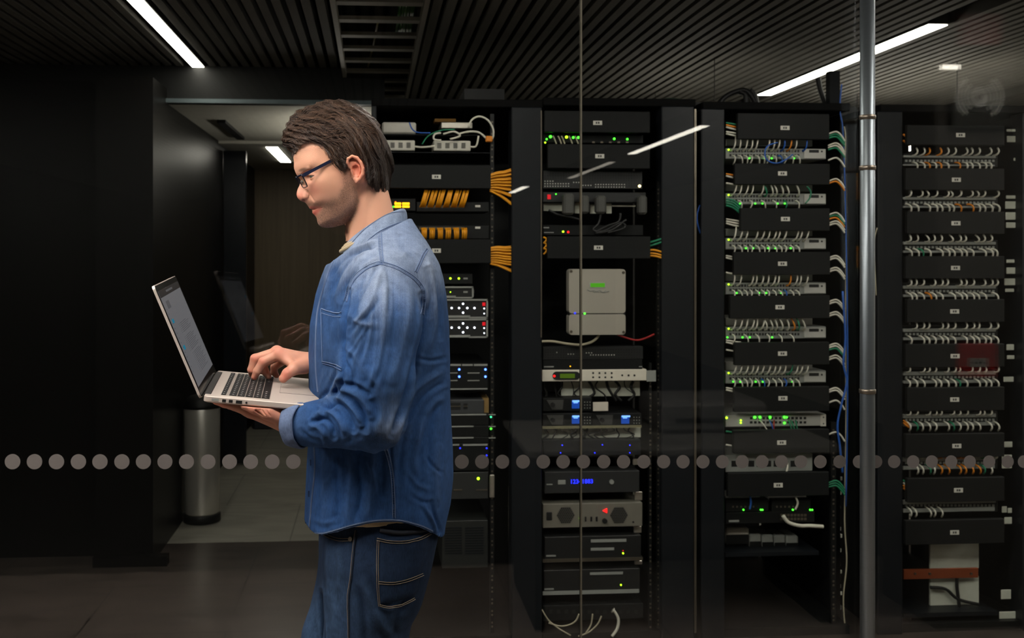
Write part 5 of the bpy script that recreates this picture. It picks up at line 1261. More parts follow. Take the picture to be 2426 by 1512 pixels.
def left_hand(X, Y, Z):
    wr = A_(700, 1003, 1.985)
    d = caps(X, Y, Z, A_(760, 1010, 1.96), wr, .0300, .0265, (1, 1.1, .9))
    ms = [(A_(594, 976, 1.985), .0125), (A_(588, 973, 2.008), .0125), (A_(592, 972, 2.032), .012), (A_(602, 974, 2.052), .011)]
    for m, r in ms: d = smin(d, caps(X, Y, Z, wr + (m - wr) * .15, m, .0205, r), .010)
    fs = [([ms[0][0], A_(556, 962, 1.982), A_(532, 956, 1.984), A_(512, 951, 1.986)], [.011, .0092, .0082, .0068]),
          ([ms[1][0], A_(545, 958, 2.012), A_(520, 950, 2.016), A_(500, 945, 2.018)], [.011, .0095, .0085, .007]),
          ([ms[2][0], A_(550, 956, 2.042), A_(526, 949, 2.048), A_(508, 944, 2.052)], [.0105, .009, .008, .0068]),
          ([ms[3][0], A_(568, 958, 2.070), A_(550, 953, 2.078), A_(536, 949, 2.084)], [.0095, .008, .0073, .0062])]
    f = None
    for p, r in fs:
        c = chainf(X, Y, Z, p, r, .003); f = c if f is None else smin(f, c, .0012)
    d = smin(d, f, .005)
    th = chainf(X, Y, Z, [A_(668, 990, 1.965), A_(634, 978, 1.950), A_(604, 967, 1.944), A_(580, 960, 1.944)], [.019, .0135, .0108, .0088], .006)
    d = smin(d, th, .006)
    for a, b in (((606, 972), (622, 985)), ((618, 970), (632, 986)), ((628, 970), (640, 985))):
        d = smax(d, -caps(X, Y, Z, A_(*a, 1.935), A_(*b, 1.938), .0016, .0005), .003)
    base = (X - LO[0]) * ez[0] + (Y - LO[1]) * ez[1] + (Z - LO[2]) * ez[2]
    return np.maximum(d, base + TB + .0010)
RHV, RHQ = sculpt((-.345, 2.06, 1.20), (-.06, 2.25, 1.37), .0013, right_hand)
LHV, LHQ = sculpt((-.37, 1.90, 1.14), (-.09, 2.11, 1.285), .0013, left_hand)
def hand_col(V, knuck):
    C = np.tile(srgb((208, 150, 126)), (len(V), 1)); px = to_px(V)
    for (x, y, r, k) in knuck:
        m = k * np.exp(-(((px - (x, y)) ** 2).sum(1)) / r ** 2); C = C * (1 - m[:, None]) + srgb((206, 112, 92)) * m[:, None]
    return C
RHC = hand_col(RHV, [(600, 848, 12, .6), (602, 898, 9, .7), (660, 832, 16, .4), (676, 892, 14, .7), (621, 855, 9, .5), (682, 880, 8, .4), (592, 880, 8, .4)])
LHC = hand_col(LHV, [(520, 952, 20, .5), (600, 975, 20, .4), (640, 985, 22, .3)]) * .92
# ------------------------------------------------------------------ clothing volumes
PT = math.radians(12)
def rows(tab): 
    t = np.array(tab, float); return t[:, 0], t[:, 1:]
def torso(X, Y, Z, tab, n=2.5, off=0.0):
    py, d = rows(tab); zc = CAMZ + (CY - py) / S0
    o = np.argsort(zc); z = zc[o]; d = d[o]
    z_ = Z[0, 0, :]
    xl = np.interp(z_, z, d[:, 0]); xr = np.interp(z_, z, d[:, 1]); b = np.interp(z_, z, d[:, 2]) + off
    c = ((xl + xr) / 2 - 885) / S0; hx = (xr - xl) / 2 / S0 + off
    a = np.sqrt(np.maximum(hx ** 2 - (b * math.sin(PT)) ** 2, 1e-4)) / math.cos(PT)
    x = X - c; y = Y - YB
    p = x * math.cos(PT) + y * math.sin(PT); q = -x * math.sin(PT) + y * math.cos(PT)
    r = (np.abs(p / a) ** n + np.abs(q / b) ** n) ** (1 / n)
    return (r - 1) * np.minimum(a, b)
TT = [(500, 862, 966, .060), (525, 850, 975, .084), (548, 828, 988, .118), (572, 806, 1003, .150), (597, 790, 1016, .177), (625, 775, 1031, .190), (660, 762, 1041, .195), (700, 750, 1048, .195), (770, 737, 1055, .188),
      (850, 733, 1058, .180), (950, 735, 1060, .172), (1050, 733, 1066, .170), (1120, 729, 1067, .172), (1180, 726, 1060, .176), (1230, 724, 1048, .178), (1290, 722, 1040, .178)]
HEM = [(690, 1256), (722, 1259), (745, 1268), (765, 1269), (800, 1260), (830, 1251), (870, 1242), (905, 1238), (940, 1238), (965, 1242), (1000, 1252), (1025, 1264), (1045, 1276), (1100, 1280)]
def neckcut(X, Z, up=0.0):
    hx = np.interp(X[:, 0, 0] * S0 + 885, [780, 806, 962, 1000], [625, 606, 522, 500])
    return (Z - up) - (CAMZ + (CY - hx) / S0)[:, None, None]
def hemcut(X, Y, Z):
    """hem height following the sides of the garment (deepest notch at the side seams)"""
    x = X[:, :, 0]; c = (888 - 885) / S0; a = 176 / S0
    q = np.sqrt(np.clip(1 - ((x - c) / a) ** 2, 0, 1)) * .172; S = 2408.0 / (YB - q)
    hx = np.interp(x * S + 885, [h[0] for h in HEM], [h[1] for h in HEM])
    return (CAMZ + (CY - hx) / S)[:, :, None] - Z
shN = [A_(908, 672, 1.955), A_(903, 770, 1.905), A_(890, 890, 1.885), A_(884, 985, 1.885)]
shF = [np.array(P(912, 672, 2.285)), np.array(P(905, 800, 2.32)), np.array(P(900, 940, 2.34))]
def shirt_f(X, Y, Z):
    d = torso(X, Y, Z, TT)
    d = np.maximum(d, -(Z - (CAMZ + (CY - 1300) / S0)))
    # near sleeve
    s = chainf(X, Y, Z, shN, [.066, .0715, .066, .060], .03)
    s = smin(s, caps(X, Y, Z, A_(886, 992, 1.885), A_(716, 1007, 1.965), .0590, .0405), .022)
    f = chainf(X, Y, Z, shF, [.066, .066, .056], .03)
    f = smin(f, caps(X, Y, Z, shF[2], A_(800, 875, 2.20), .054, .040), .02)
    # armpit crease: small blend below the shoulder, large above
    d = smin(d, s, .010); d = smin(d, f, .014)
    d = smax(d, neckcut(X, Z), .006)
    d = smax(d, hemcut(X, Y, Z), .004)
    return d
def subdiv(V, Q):
    E = np.concatenate([Q[:, [0, 1]], Q[:, [1, 2]], Q[:, [2, 3]], Q[:, [3, 0]]]); Es = np.sort(E, 1)
    key = Es[:, 0].astype(np.int64) * len(V) + Es[:, 1]; uk, inv = np.unique(key, return_inverse=True)
    em = (V[uk // len(V)] + V[uk % len(V)]) / 2; fc = V[Q].mean(1); n = len(Q)
    e = (inv + len(V)).reshape(4, n); c = np.arange(n) + len(V) + len(em)
    Q2 = np.concatenate([np.stack([Q[:, 0], e[0], c, e[3]], 1), np.stack([e[0], Q[:, 1], e[1], c], 1), np.stack([c, e[1], Q[:, 2], e[2]], 1), np.stack([e[3], c, e[2], Q[:, 3]], 1)])
    return np.concatenate([V, em, fc]), Q2
TV, TQ = sculpt((-.24, 1.78, .935), (.20, 2.44, 1.68), .0045, shirt_f, 3)
TV, TQ = subdiv(TV, TQ); TV = relax(TV, TQ, 3, .5)
# folds: (polyline, depth in mm, width in px); + ridge, - valley; only the side towards the viewer's half
FOLDS = [
 ([(884, 584), (858, 592), (830, 602), (806, 622), (785, 655)], -3.2, 6), ([(893, 570), (860, 582), (830, 590), (806, 600)], 2.0, 5), ([(902, 590), (880, 596), (856, 606), (836, 622)], 1.6, 4), ([(902, 602), (880, 608), (856, 620)], -1.4, 3.5), ([(902, 612), (884, 616), (862, 630)], 1.2, 3.5),
 ([(905, 632), (895, 670), (878, 720), (850, 760)], 2.4, 6), ([(918, 632), (922, 680), (920, 740)], -1.6, 5), ([(890, 632), (874, 668), (856, 700)], -2.2, 5), ([(930, 600), (950, 610), (965, 590)], 1.4, 8), ([(940, 560), (955, 590), (985, 610)], -1.4, 8),
 ([(852, 690), (836, 730), (822, 765)], 2.0, 5), ([(905, 700), (870, 745), (828, 790)], -1.8, 6), ([(870, 770), (845, 815), (822, 850)], 1.8, 5), ([(890, 700), (893, 800), (880, 900)], 1.2, 4), ([(985, 700), (990, 760), (975, 830)], -2.0, 7), ([(1012, 640), (1022, 700), (1015, 745)], -3.2, 7),
 # armhole line and armpit
 ([(827, 690), (818, 740), (812, 800), (812, 860), (806, 905), (792, 945)], -7, 7), ([(1000, 700), (1006, 740), (1000, 790), (988, 830), (978, 880), (965, 930), (945, 985), (930, 1030)], -6, 8),
 # upper sleeve, long soft folds
 ([(900, 650), (880, 690), (850, 760), (838, 830)], 3.5, 12), ([(868, 640), (850, 690), (832, 750)], -3.0, 8), ([(905, 660), (912, 740), (905, 830), (890, 900)], 3.0, 14), ([(930, 650), (936, 730), (925, 820)], -2.2, 10),
 ([(925, 690), (918, 760), (906, 860), (880, 930)], -2.0, 8), ([(965, 670), (968, 740), (950, 830), (930, 900)], 2.6, 12),  ([(822, 740), (850, 765), (890, 770)], 2.6, 9),
  ([(815, 820), (845, 850), (860, 890)], 2.6, 9), ([(812, 850), (830, 880), (835, 915)], -3.0, 7), ([(880, 740), (876, 800), (860, 860)], 1.6, 6),
 ([(860, 800), (842, 850), (828, 900)], 2.4, 7),
 # elbow crush
 ([(760, 962), (775, 945), (800, 940), (820, 950), (842, 975), (856, 1005)], 6.0, 8), ([(768, 975), (790, 958), (810, 965), (826, 990), (838, 1020)], -6.0, 6.5), ([(745, 985), (770, 975), (795, 985), (812, 1010), (818, 1035)], 4.5, 8), ([(742, 1000), (768, 993), (785, 1008), (792, 1035)], -4.0, 6.5),
 ([(735, 1012), (752, 1012), (766, 1028), (770, 1046)], 3.0, 7), ([(845, 960), (862, 985), (866, 1020)], -3.5, 7), ([(800, 925), (830, 930), (860, 950), (880, 985)], 4.0, 9), ([(805, 910), (840, 915), (872, 935)], -3.2, 7),
 ([(870, 880), (895, 920), (905, 970), (898, 1020)], 2.4, 10), ([(715, 1020), (735, 1040), (760, 1048)], -2.2, 6),
 # chest and front
 ([(870, 600), (840, 625), (815, 655), (800, 700), (800, 735)], 2.6, 8), ([(880, 585), (840, 600), (810, 640), (790, 690)], -2.4, 7), ([(845, 640), (822, 670), (812, 712)], -3.0, 6), ([(790, 620), (775, 660), (768, 720)], 2.2, 7),
 ([(800, 640), (783, 690), (778, 725)], -1.8, 5), ([(812, 880), (790, 920), (775, 955)], 2.4, 8), ([(800, 760), (790, 800), (795, 850)], 2.0, 7), ([(780, 770), (786, 820), (800, 860)], -2.0, 6),
 ([(800, 880), (782, 915), (765, 945)], -2.4, 6), ([(770, 880), (760, 920), (758, 950)], 1.8, 6),
 # back panel, below the arm
 ([(1010, 610), (1025, 680), (1030, 760), (1015, 830)], 2.6, 9), ([(1028, 650), (1040, 720), (1043, 800)], -2.2, 7), ([(1052, 850), (1020, 855), (990, 850)], -2.0, 6), ([(1050, 880), (1010, 905), (975, 935), (950, 970)], 2.8, 9),
 ([(1055, 905), (1015, 930), (985, 965), (960, 1010)], -2.4, 7), ([(1055, 940), (1025, 960), (1000, 1000), (985, 1060)], 2.2, 9), ([(985, 880), (972, 940), (950, 1000), (930, 1050)], 2.4, 9), ([(1035, 960), (1020, 1030), (1018, 1110)], -2.0, 8),
 ([(1000, 1000), (985, 1070), (985, 1130)], 2.2, 10), ([(960, 1020), (950, 1080), (945, 1140)], -2.2, 9), ([(1040, 1060), (1032, 1120), (1036, 1190)], 2.0, 8), ([(1010, 1080), (1030, 1110), (1045, 1120)], -1.6, 5),
 ([(965, 1120), (990, 1150), (1020, 1160)], 1.4, 7), ([(1005, 1200), (1020, 1225), (1035, 1255)], 2.4, 6), ([(1022, 1190), (1030, 1225), (1042, 1262)], -2.4, 5), ([(975, 1175), (1000, 1190), (1030, 1190)], -1.2, 6),
 # front panel below the sleeve
 ([(775, 1060), (768, 1110), (772, 1170), (768, 1240)], 2.2, 9), ([(800, 1062), (796, 1120), (800, 1180), (795, 1240)], -2.4, 9), ([(830, 1062), (832, 1120), (826, 1190), (822, 1240)], 2.4, 10), ([(858, 1060), (850, 1110), (856, 1160), (846, 1225)], -2.6, 9),
 ([(885, 1062), (882, 1120), (878, 1180), (872, 1230)], 2.6, 10), ([(905, 1060), (908, 1120), (905, 1180)], -1.8, 8), ([(790, 1120), (770, 1150), (760, 1190)], 1.4, 6), ([(870, 1090), (886, 1130), (890, 1170)], 1.4, 5),
 ([(925, 1060), (930, 1120), (933, 1180), (934, 1230)], -1.4, 4), ([(740, 1230), (770, 1240), (800, 1232)], 1.4, 7),
]
def fold(V, Q, folds, amp=1.25):
    N = vnormals(V, Q); px = to_px(V); D = np.zeros(len(V))
    vis = np.clip((-N[:, 1]) * 2.2 + .35, 0, 1)
    for poly, mm, w in folds:
        p = np.array(poly); m = (px[:, 0] > p[:, 0].min() - 3 * w) & (px[:, 0] < p[:, 0].max() + 3 * w) & (px[:, 1] > p[:, 1].min() - 3 * w) & (px[:, 1] < p[:, 1].max() + 3 * w)
        i = np.where(m)[0]
        sp = np.array([tuple(q)[:2] for q in spline([(a, b, 0) for a, b in poly], 4)])
        d = segd(px[i], sp)
        e = np.minimum(1, np.minimum(np.linalg.norm(px[i] - sp[0], axis=1), np.linalg.norm(px[i] - sp[-1], axis=1)) / (2.2 * w) + .15)
        ws = w * .78; D[i] += amp * np.sign(mm) * min(abs(mm), 2.2 + abs(mm) * .45) * (np.exp(-(d / ws) ** 1.6) - .3 * np.exp(-((d - 1.9 * ws) / ws) ** 2)) * e
    D *= vis
    # small crumples everywhere
    r = np.random.RandomState(5)
    cr = np.zeros(len(V))
    for k in range(26):
        a = r.normal(0, 1, 3); a /= np.linalg.norm(a); a[2] *= .45; fr = r.uniform(22, 120); pz = r.rand() * 6.3
        wp = .9 * np.sin(V @ r.normal(0, 18, 3) + pz)
        cr += np.sin((V @ a) * fr * 1.0 + pz + wp) * 14.0 / fr * .55
    D2 = D + cr * .42
    return V + N * (D2 / 1000.)[:, None], D2
TV, TD = fold(TV, TQ, FOLDS)
TV = relax(TV, TQ, 1, .3)
def smoothstep(x, a, b): t = np.clip((x - a) / (b - a), 0, 1); return t * t * (3 - 2 * t)
def shirt_color(V, D):  # wash fade together with light on the shoulders, both held in the colour
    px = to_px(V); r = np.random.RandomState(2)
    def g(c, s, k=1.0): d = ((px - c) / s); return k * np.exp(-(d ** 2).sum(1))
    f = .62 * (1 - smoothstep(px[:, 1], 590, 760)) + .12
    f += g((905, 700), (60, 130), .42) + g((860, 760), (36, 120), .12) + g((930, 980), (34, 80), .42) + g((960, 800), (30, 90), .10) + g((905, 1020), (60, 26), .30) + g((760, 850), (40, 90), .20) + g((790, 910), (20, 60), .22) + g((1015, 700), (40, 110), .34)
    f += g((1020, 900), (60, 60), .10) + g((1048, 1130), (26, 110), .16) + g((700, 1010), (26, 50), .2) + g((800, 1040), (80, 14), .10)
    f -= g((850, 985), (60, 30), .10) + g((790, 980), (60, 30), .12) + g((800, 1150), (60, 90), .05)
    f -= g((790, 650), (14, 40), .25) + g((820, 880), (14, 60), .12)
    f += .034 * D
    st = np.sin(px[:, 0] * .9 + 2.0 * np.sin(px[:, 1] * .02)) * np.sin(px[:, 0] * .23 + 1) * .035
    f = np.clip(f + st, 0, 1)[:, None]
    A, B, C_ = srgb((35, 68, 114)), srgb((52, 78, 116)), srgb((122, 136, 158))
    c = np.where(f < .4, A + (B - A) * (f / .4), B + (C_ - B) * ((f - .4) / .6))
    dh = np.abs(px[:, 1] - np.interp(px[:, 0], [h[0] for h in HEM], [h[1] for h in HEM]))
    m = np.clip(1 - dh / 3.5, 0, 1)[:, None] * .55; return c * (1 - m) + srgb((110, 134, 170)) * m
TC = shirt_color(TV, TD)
# jeans
JT = [(1150, 762, 1030, .160), (1215, 758, 1034, .166), (1262, 757, 1030, .170), (1300, 757, 1021, .172), (1350, 757, 1006, .170), (1400, 758, 992, .165), (1450, 764, 972, .15)]
def jeans_f(X, Y, Z):
    d = torso(X, Y, Z, JT, 2.4); z0 = CAMZ + (CY - 1440) / S0
    d = smax(d, z0 - Z, .03)
    nl = chainf(X, Y, Z, [A_(888, 1340, 2.055), A_(866, 1512, 2.045), A_(858, 1900, 2.03), A_(880, 2270, 2.03)], [.106, .0815, .062, .052], .02)
    fl = chainf(X, Y, Z, [A_(862, 1360, 2.19), A_(806, 1512, 2.20), A_(786, 1900, 2.21), A_(806, 2270, 2.21)], [.098, .079, .062, .052], .02)
    d = smin(d, nl, .02); d = smin(d, fl, .012)
    return np.maximum(d, Z - (CAMZ + (CY - 1188) / S0))
JV, JQ = sculpt((-.22, 1.90, .06), (.16, 2.34, 1.045), .0055, jeans_f, 2)
JV, JQ = subdiv(JV, JQ); JV = relax(JV, JQ, 2, .5)
JF = [([(842, 1262), (838, 1300), (830, 1370), (824, 1430), (825, 1540)], 1.6, 3), ([(860, 1380), (880, 1420), (900, 1470), (930, 1512)], 2.6, 12), ([(850, 1400), (862, 1450), (866, 1530)], -2.0, 9), ([(775, 1390), (790, 1430), (795, 1500)], 2.2, 12),
      ([(768, 1280), (765, 1340), (770, 1400)], -2.0, 6), ([(760, 1400), (762, 1440), (768, 1520)], -6, 5), ([(960, 1420), (940, 1460), (935, 1512)], -2.0, 8), ([(800, 1300), (806, 1350), (800, 1400)], 1.4, 8), ([(985, 1280), (975, 1300), (990, 1330)], 1.2, 6)]
JV, JD = fold(JV, JQ, JF)
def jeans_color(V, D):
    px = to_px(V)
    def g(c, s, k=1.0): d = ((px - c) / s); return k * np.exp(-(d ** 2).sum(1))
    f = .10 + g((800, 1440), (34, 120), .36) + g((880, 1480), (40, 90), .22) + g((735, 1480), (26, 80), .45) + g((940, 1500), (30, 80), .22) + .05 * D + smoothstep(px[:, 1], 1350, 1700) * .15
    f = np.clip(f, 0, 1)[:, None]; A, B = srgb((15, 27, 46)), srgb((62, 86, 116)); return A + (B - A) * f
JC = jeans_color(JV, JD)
def bvh_of(V, Q): return BVHTree.FromPolygons([tuple(v) for v in V], [tuple(int(i) for i in q) for q in Q])
SB = bvh_of(TV, TQ); JB = bvh_of(JV, JQ)
def hit(bvh, px, py, off=0.0):
    o = Vector((0, 0, CAMZ)); d = (P(px, py, 2.0) - o).normalized()
    p, n, i, t = bvh.ray_cast(o, d)
    if p is None: return None
    if n.dot(d) > 0: n = -n
    return p + n * off, n
def on_surf(bvh, pts, off=.0008, n=7):
    out = []
    for q in spline([(a, b, 0) for a, b in pts], n):
        h = hit(bvh, q.x, q.y, off)
        if h: out.append(h[0])
    return out
def denim_mat(name, rough=.85, mixw=.35):
    m = attr_mat(name, rough, spec=.15, bump=0); nt = m.node_tree; b = nt.nodes['Principled BSDF']
    tc = nt.nodes.new('ShaderNodeTexCoord'); sp = nt.nodes.new('ShaderNodeMapping'); sp.inputs['Scale'].default_value = (1, 1, .12)
    n1 = nt.nodes.new('ShaderNodeTexNoise'); n1.inputs['Scale'].default_value = 700; n1.inputs['Detail'].default_value = 2
    n2 = nt.nodes.new('ShaderNodeTexNoise'); n2.inputs['Scale'].default_value = 60; n2.inputs['Detail'].default_value = 6
    nt.links.new(tc.outputs['Object'], sp.inputs[0]); nt.links.new(sp.outputs[0], n1.inputs['Vector']); nt.links.new(tc.outputs['Object'], n2.inputs['Vector'])
    ad = nt.nodes.new('ShaderNodeMath'); ad.operation = 'ADD'; nt.links.new(n1.outputs['Fac'], ad.inputs[0]); nt.links.new(n2.outputs['Fac'], ad.inputs[1])
    mr = nt.nodes.new('ShaderNodeMapRange'); mr.inputs['From Min'].default_value = .6; mr.inputs['From Max'].default_value = 1.4; mr.inputs['To Min'].default_value = 1 - mixw; mr.inputs['To Max'].default_value = 1 + mixw
    nt.links.new(ad.outputs[0], mr.inputs['Value'])
    vm = nt.nodes.new('ShaderNodeVectorMath'); vm.operation = 'SCALE'
    at = [n for n in nt.nodes if n.type == 'VERTEX_COLOR'][0]
    nt.links.new(at.outputs[0], vm.inputs[0]); nt.links.new(mr.outputs[0], vm.inputs['Scale']); nt.links.new(vm.outputs[0], b.inputs['Base Color'])
    bp = nt.nodes.new('ShaderNodeBump'); bp.inputs['Strength'].default_value = .22; bp.inputs['Distance'].default_value = .001
    nt.links.new(ad.outputs[0], bp.inputs['Height']); nt.links.new(bp.outputs[0], b.inputs['Normal'])
    return m
M_denim = denim_mat('washed_denim_shirt'); M_jean = denim_mat('dark_jeans', .9, .4)
M_thread = mat('seam_thread_blue', (98, 118, 152), .8); M_threadd = mat('seam_shadow_blue', (72, 94, 130), .9); M_threadj = mat('jeans_thread_tan', (120, 108, 90), .8)
# ------------------------------------------------------------------ assemble the man
def np_obj(name, V, Q, m, parent=None, C=None):
    me = np_mesh(name, V, Q); me.materials.append(m)
    if C is not None: set_color(me, 'Col', C)
    o = bpy.data.objects.new(name, me); COL.objects.link(o)
    if parent is not None: o.parent = parent; o.matrix_parent_inverse = Matrix.Translation(-Vector(parent.location))
    return o
man = empty('person', (A_(840, 600, YB)[0], YB, 0))
tag(man, 'man in blue denim shirt and jeans standing in profile, typing on a held laptop', 'person')
# inner body, hidden by the clothes, so that the figure is complete
def body_f(X, Y, Z):
    d = torso(X, Y, Z, [(r[0], r[1] + 22, r[2] - 22, max(r[3] - .021, .012)) for r in TT[2:-2]] + [(1235, 775, 1010, .15), (1350, 785, 990, .15), (1440, 790, 950, .13)], 2.3)
    d = smax(d, neckcut(X, Z, -.03), .01)
    d = np.maximum(d, (CAMZ + (CY - 1430) / S0) - Z)
    d = smin(d, caps(X, Y, Z, A_(890, 590, YB), A_(868, 530, YB), .046, .044), .02)
    for s, w in ((shN, A_(716, 1006, 1.97)), (shF, A_(800, 872, 2.19))):
        d = smin(d, chainf(X, Y, Z, s, [.046, .046, .042, .036][:len(s)], .02), .02); d = smin(d, caps(X, Y, Z, s[-1], w, .040, .028), .01)
    d = smin(d, chainf(X, Y, Z, [A_(886, 1350, 2.055), A_(866, 1512, 2.045), A_(858, 1900, 2.03), A_(880, 2290, 2.03)], [.09, .068, .048, .036], .02), .02)
    d = smin(d, chainf(X, Y, Z, [A_(862, 1370, 2.19), A_(806, 1512, 2.20), A_(786, 1900, 2.21), A_(806, 2290, 2.21)], [.085, .066, .048, .036], .02), .02)
    return d
BYV, BYQ = sculpt((-.24, 1.80, .05), (.18, 2.42, 1.66), .011, body_f, 2)
parts = [(HW, HQ, HC), (RHV, RHQ, RHC), (LHV, LHQ, LHC), (BYV, BYQ, np.tile(srgb((205, 150, 120)), (len(BYV), 1)))]
V = []; Q = []; C = []; n = 0
for v, q, c in parts: V.append(v); Q.append(q + n); C.append(c); n += len(v)
body = np_obj('body', np.concatenate(V), np.concatenate(Q), M_skin, man, np.concatenate(C))
hair = np_obj('hair', AW, AQ, M_hair, man)
np_obj('hair_strands', SV, SQ, M_hairs, hair, SC_)['label'] = 'swept back brown strands'
np_obj('stubble', BV, BQ, M_hairs, man, BC)
for s in (1, -1): obj('eye', eye_mesh(s), None, man, True, False)
# shirt
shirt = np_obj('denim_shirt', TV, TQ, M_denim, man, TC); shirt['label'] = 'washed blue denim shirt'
def seamline(name, pts, off=.0006, r=.0007, m=None, parent=None, bvh=None, n=7):
    p = on_surf(bvh or SB, pts, off, n)
    if len(p) < 3: return
    return obj(name, MB().tube(p, r, 5), m or M_thread, parent or shirt, True)
def double_seam(pts, w=5, parent=None, bvh=None, m=None, m2=None, r=.0007, off=0.0):
    """two stitched rows with a dark groove between, following a line of the garment"""
    sp = [q for q in spline([(a, b, 0) for a, b in pts], 5)]
    L = []; R = []
    for i, q in enumerate(sp):
        t = (sp[min(i + 1, len(sp) - 1)] - sp[max(i - 1, 0)]); t.normalize(); nx, ny = -t.y, t.x
        L.append((q.x + nx * w / 2, q.y + ny * w / 2)); R.append((q.x - nx * w / 2, q.y - ny * w / 2))
    mb = MB().use(m or M_thread)
    for l in (L, R):
        p = on_surf(bvh or SB, l, .0005 + off, 2)
        if len(p) > 2: mb.tube(p, r, 5)
    mb.use(m2 or M_threadd); lo = [(x + .9, y + .9) for x, y in R]
    p = on_surf(bvh or SB, lo, .0003 + off, 2)
    if len(p) > 2: mb.tube(p, r * 1.1, 5)
    # puckers across the seam
    mb.use(m2 or M_threadd)
    for i in range(0, len(sp) - 1):
        for k in range(2):
            a = (L[i][0] * (1 - k / 2) + L[i + 1][0] * k / 2, L[i][1] * (1 - k / 2) + L[i + 1][1] * k / 2); b = (R[i][0] * (1 - k / 2) + R[i + 1][0] * k / 2, R[i][1] * (1 - k / 2) + R[i + 1][1] * k / 2)
            p = on_surf(bvh or SB, [a, b], .0002 + off, 2)
            if len(p) > 2: mb.tube(p, r * .6, 4)
    return obj('seam', mb, None, parent or shirt, True)
double_seam([(900, 550), (901, 583), (903, 605), (905, 622)], 7)
double_seam([(906, 624), (894, 624), (867, 635), (843, 655), (828, 679), (818, 714)], 6)
double_seam([(908, 624), (939, 634), (966, 649), (986, 664), (1002, 686), (1005, 714), (1000, 745)], 7)
double_seam([(1012, 590), (1003, 604), (994, 624), (984, 645)], 5)
double_seam([(914, 1064), (921, 1088), (928, 1124), (932, 1179), (933, 1228)], 6)
double_seam([(798, 600), (780, 640), (764, 690), (752, 740), (748, 800), (748, 870), (753, 930)], 1.5)
double_seam([(744, 1060), (745.5, 1113), (739, 1179), (733, 1250)], 1.5)
def hemline(dy): return [(x, y - dy) for x, y in HEM if 726 <= x <= 1040]
seamline('hem_seam', hemline(5), r=.0008); seamline('hem_seam', hemline(7), r=.0005, m=M_threadd)
def panel(name, TL, TR, BR, BL, m, parent, bvh, off=.0016, nu=14, nv=16, C=None):
    """thin cloth panel laid on the surface inside a four-cornered outline"""
    vs = []; ok = {}
    for i in range(nv + 1):
        for j in range(nu + 1):
            u, v = j / nu, i / nv
            x = (TL[0] * (1 - u) + TR[0] * u) * (1 - v) + (BL[0] * (1 - u) + BR[0] * u) * v
            y = (TL[1] * (1 - u) + TR[1] * u) * (1 - v) + (BL[1] * (1 - u) + BR[1] * u) * v
            e = min(u, 1 - u, v, 1 - v); h = hit(bvh, x, y, off if e > 0 else -.0006)
            if h: ok[(i, j)] = len(vs); vs.append(h[0])
    fs = [(ok[(i, j)], ok[(i, j + 1)], ok[(i + 1, j + 1)], ok[(i + 1, j)]) for i in range(nv) for j in range(nu) if all(k in ok for k in ((i, j), (i, j + 1), (i + 1, j + 1), (i + 1, j)))]
    me = bpy.data.meshes.new(name); me.from_pydata([tuple(v) for v in vs], [], fs); me.materials.append(m); me.polygons.foreach_set('use_smooth', [True] * len(fs))
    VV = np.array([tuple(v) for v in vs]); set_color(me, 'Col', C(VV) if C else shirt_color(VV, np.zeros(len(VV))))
    o = bpy.data.objects.new(name, me); COL.objects.link(o); o.parent = parent; o.matrix_parent_inverse = Matrix.Translation(-Vector(man.location) if parent is man else -Vector(man.location) * 0)
    return o
def fixp(o):
    o.matrix_parent_inverse = Matrix(); return o
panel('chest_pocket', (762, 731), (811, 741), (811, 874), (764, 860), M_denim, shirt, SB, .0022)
seamline('pocket_seam', [(763, 733), (764, 790), (766, 858)], .0026); seamline('pocket_seam', [(764, 742), (790, 750), (810, 752)], .0028); seamline('pocket_seam', [(764, 732), (790, 740), (811, 741)], .003, .0010)
seamline('pocket_seam', [(765, 856), (790, 862), (810, 872)], .0028); seamline('pocket_seam', [(765, 861), (790, 868), (810, 878)], .0016, .0008, M_threadd)
for y, x in ((1096, 737), (1170, 733)): 
    h = hit(SB, x, y, .001)
    if h: obj('buttonhole', MB().box(h[0].x - .0012, h[0].x + .0012, h[0].y - .001, h[0].y + .001, h[0].z - .006, h[0].z + .006), M_threadd, shirt)
# rolled cuff of the near sleeve
def ringmesh(c0, c1, r0, r1, th, n=40, up=(0, 0, 1), sq=1.0, wav=.02):
    c0 = np.array(c0); c1 = np.array(c1); ax = c1 - c0; ax /= np.linalg.norm(ax)
    a = np.cross(ax, (0, 1., 0)); a /= np.linalg.norm(a); b = np.cross(ax, a); vs = []; m = 12
    prof = []
    for k in range(m):
        t = 2 * math.pi * k / m; prof.append((.5 - .5 * math.cos(t), math.sin(t)))
    for k, (t, s) in enumerate(prof):
        for j in range(n):
            an = 2 * math.pi * j / n; w = 1 + wav * math.sin(an * 3 + 1) + wav * .5 * math.sin(an * 7 + t * 4)
            rr = (r0 + (r1 - r0) * t) * w + th * s
            vs.append(c0 + (c1 - c0) * t + a * math.cos(an) * rr + b * math.sin(an) * rr * sq)
    fs = [(k * n + j, k * n + (j + 1) % n, ((k + 1) % m) * n + (j + 1) % n, ((k + 1) % m) * n + j) for k in range(m) for j in range(n)]
    return vs, fs
def rough_obj(name, vs, fs, m, parent, col):
    me = bpy.data.meshes.new(name); me.from_pydata([tuple(v) for v in vs], [], fs); me.materials.append(m); me.polygons.foreach_set('use_smooth', [True] * len(fs))
    VV = np.array([tuple(v) for v in vs]); rr = np.random.RandomState(4)
    set_color(me, 'Col', np.tile(srgb(col), (len(VV), 1)) * (1 + .08 * np.sin(VV[:, 0:1] * 900)))
    o = bpy.data.objects.new(name, me); COL.objects.link(o); o.parent = parent
    return o
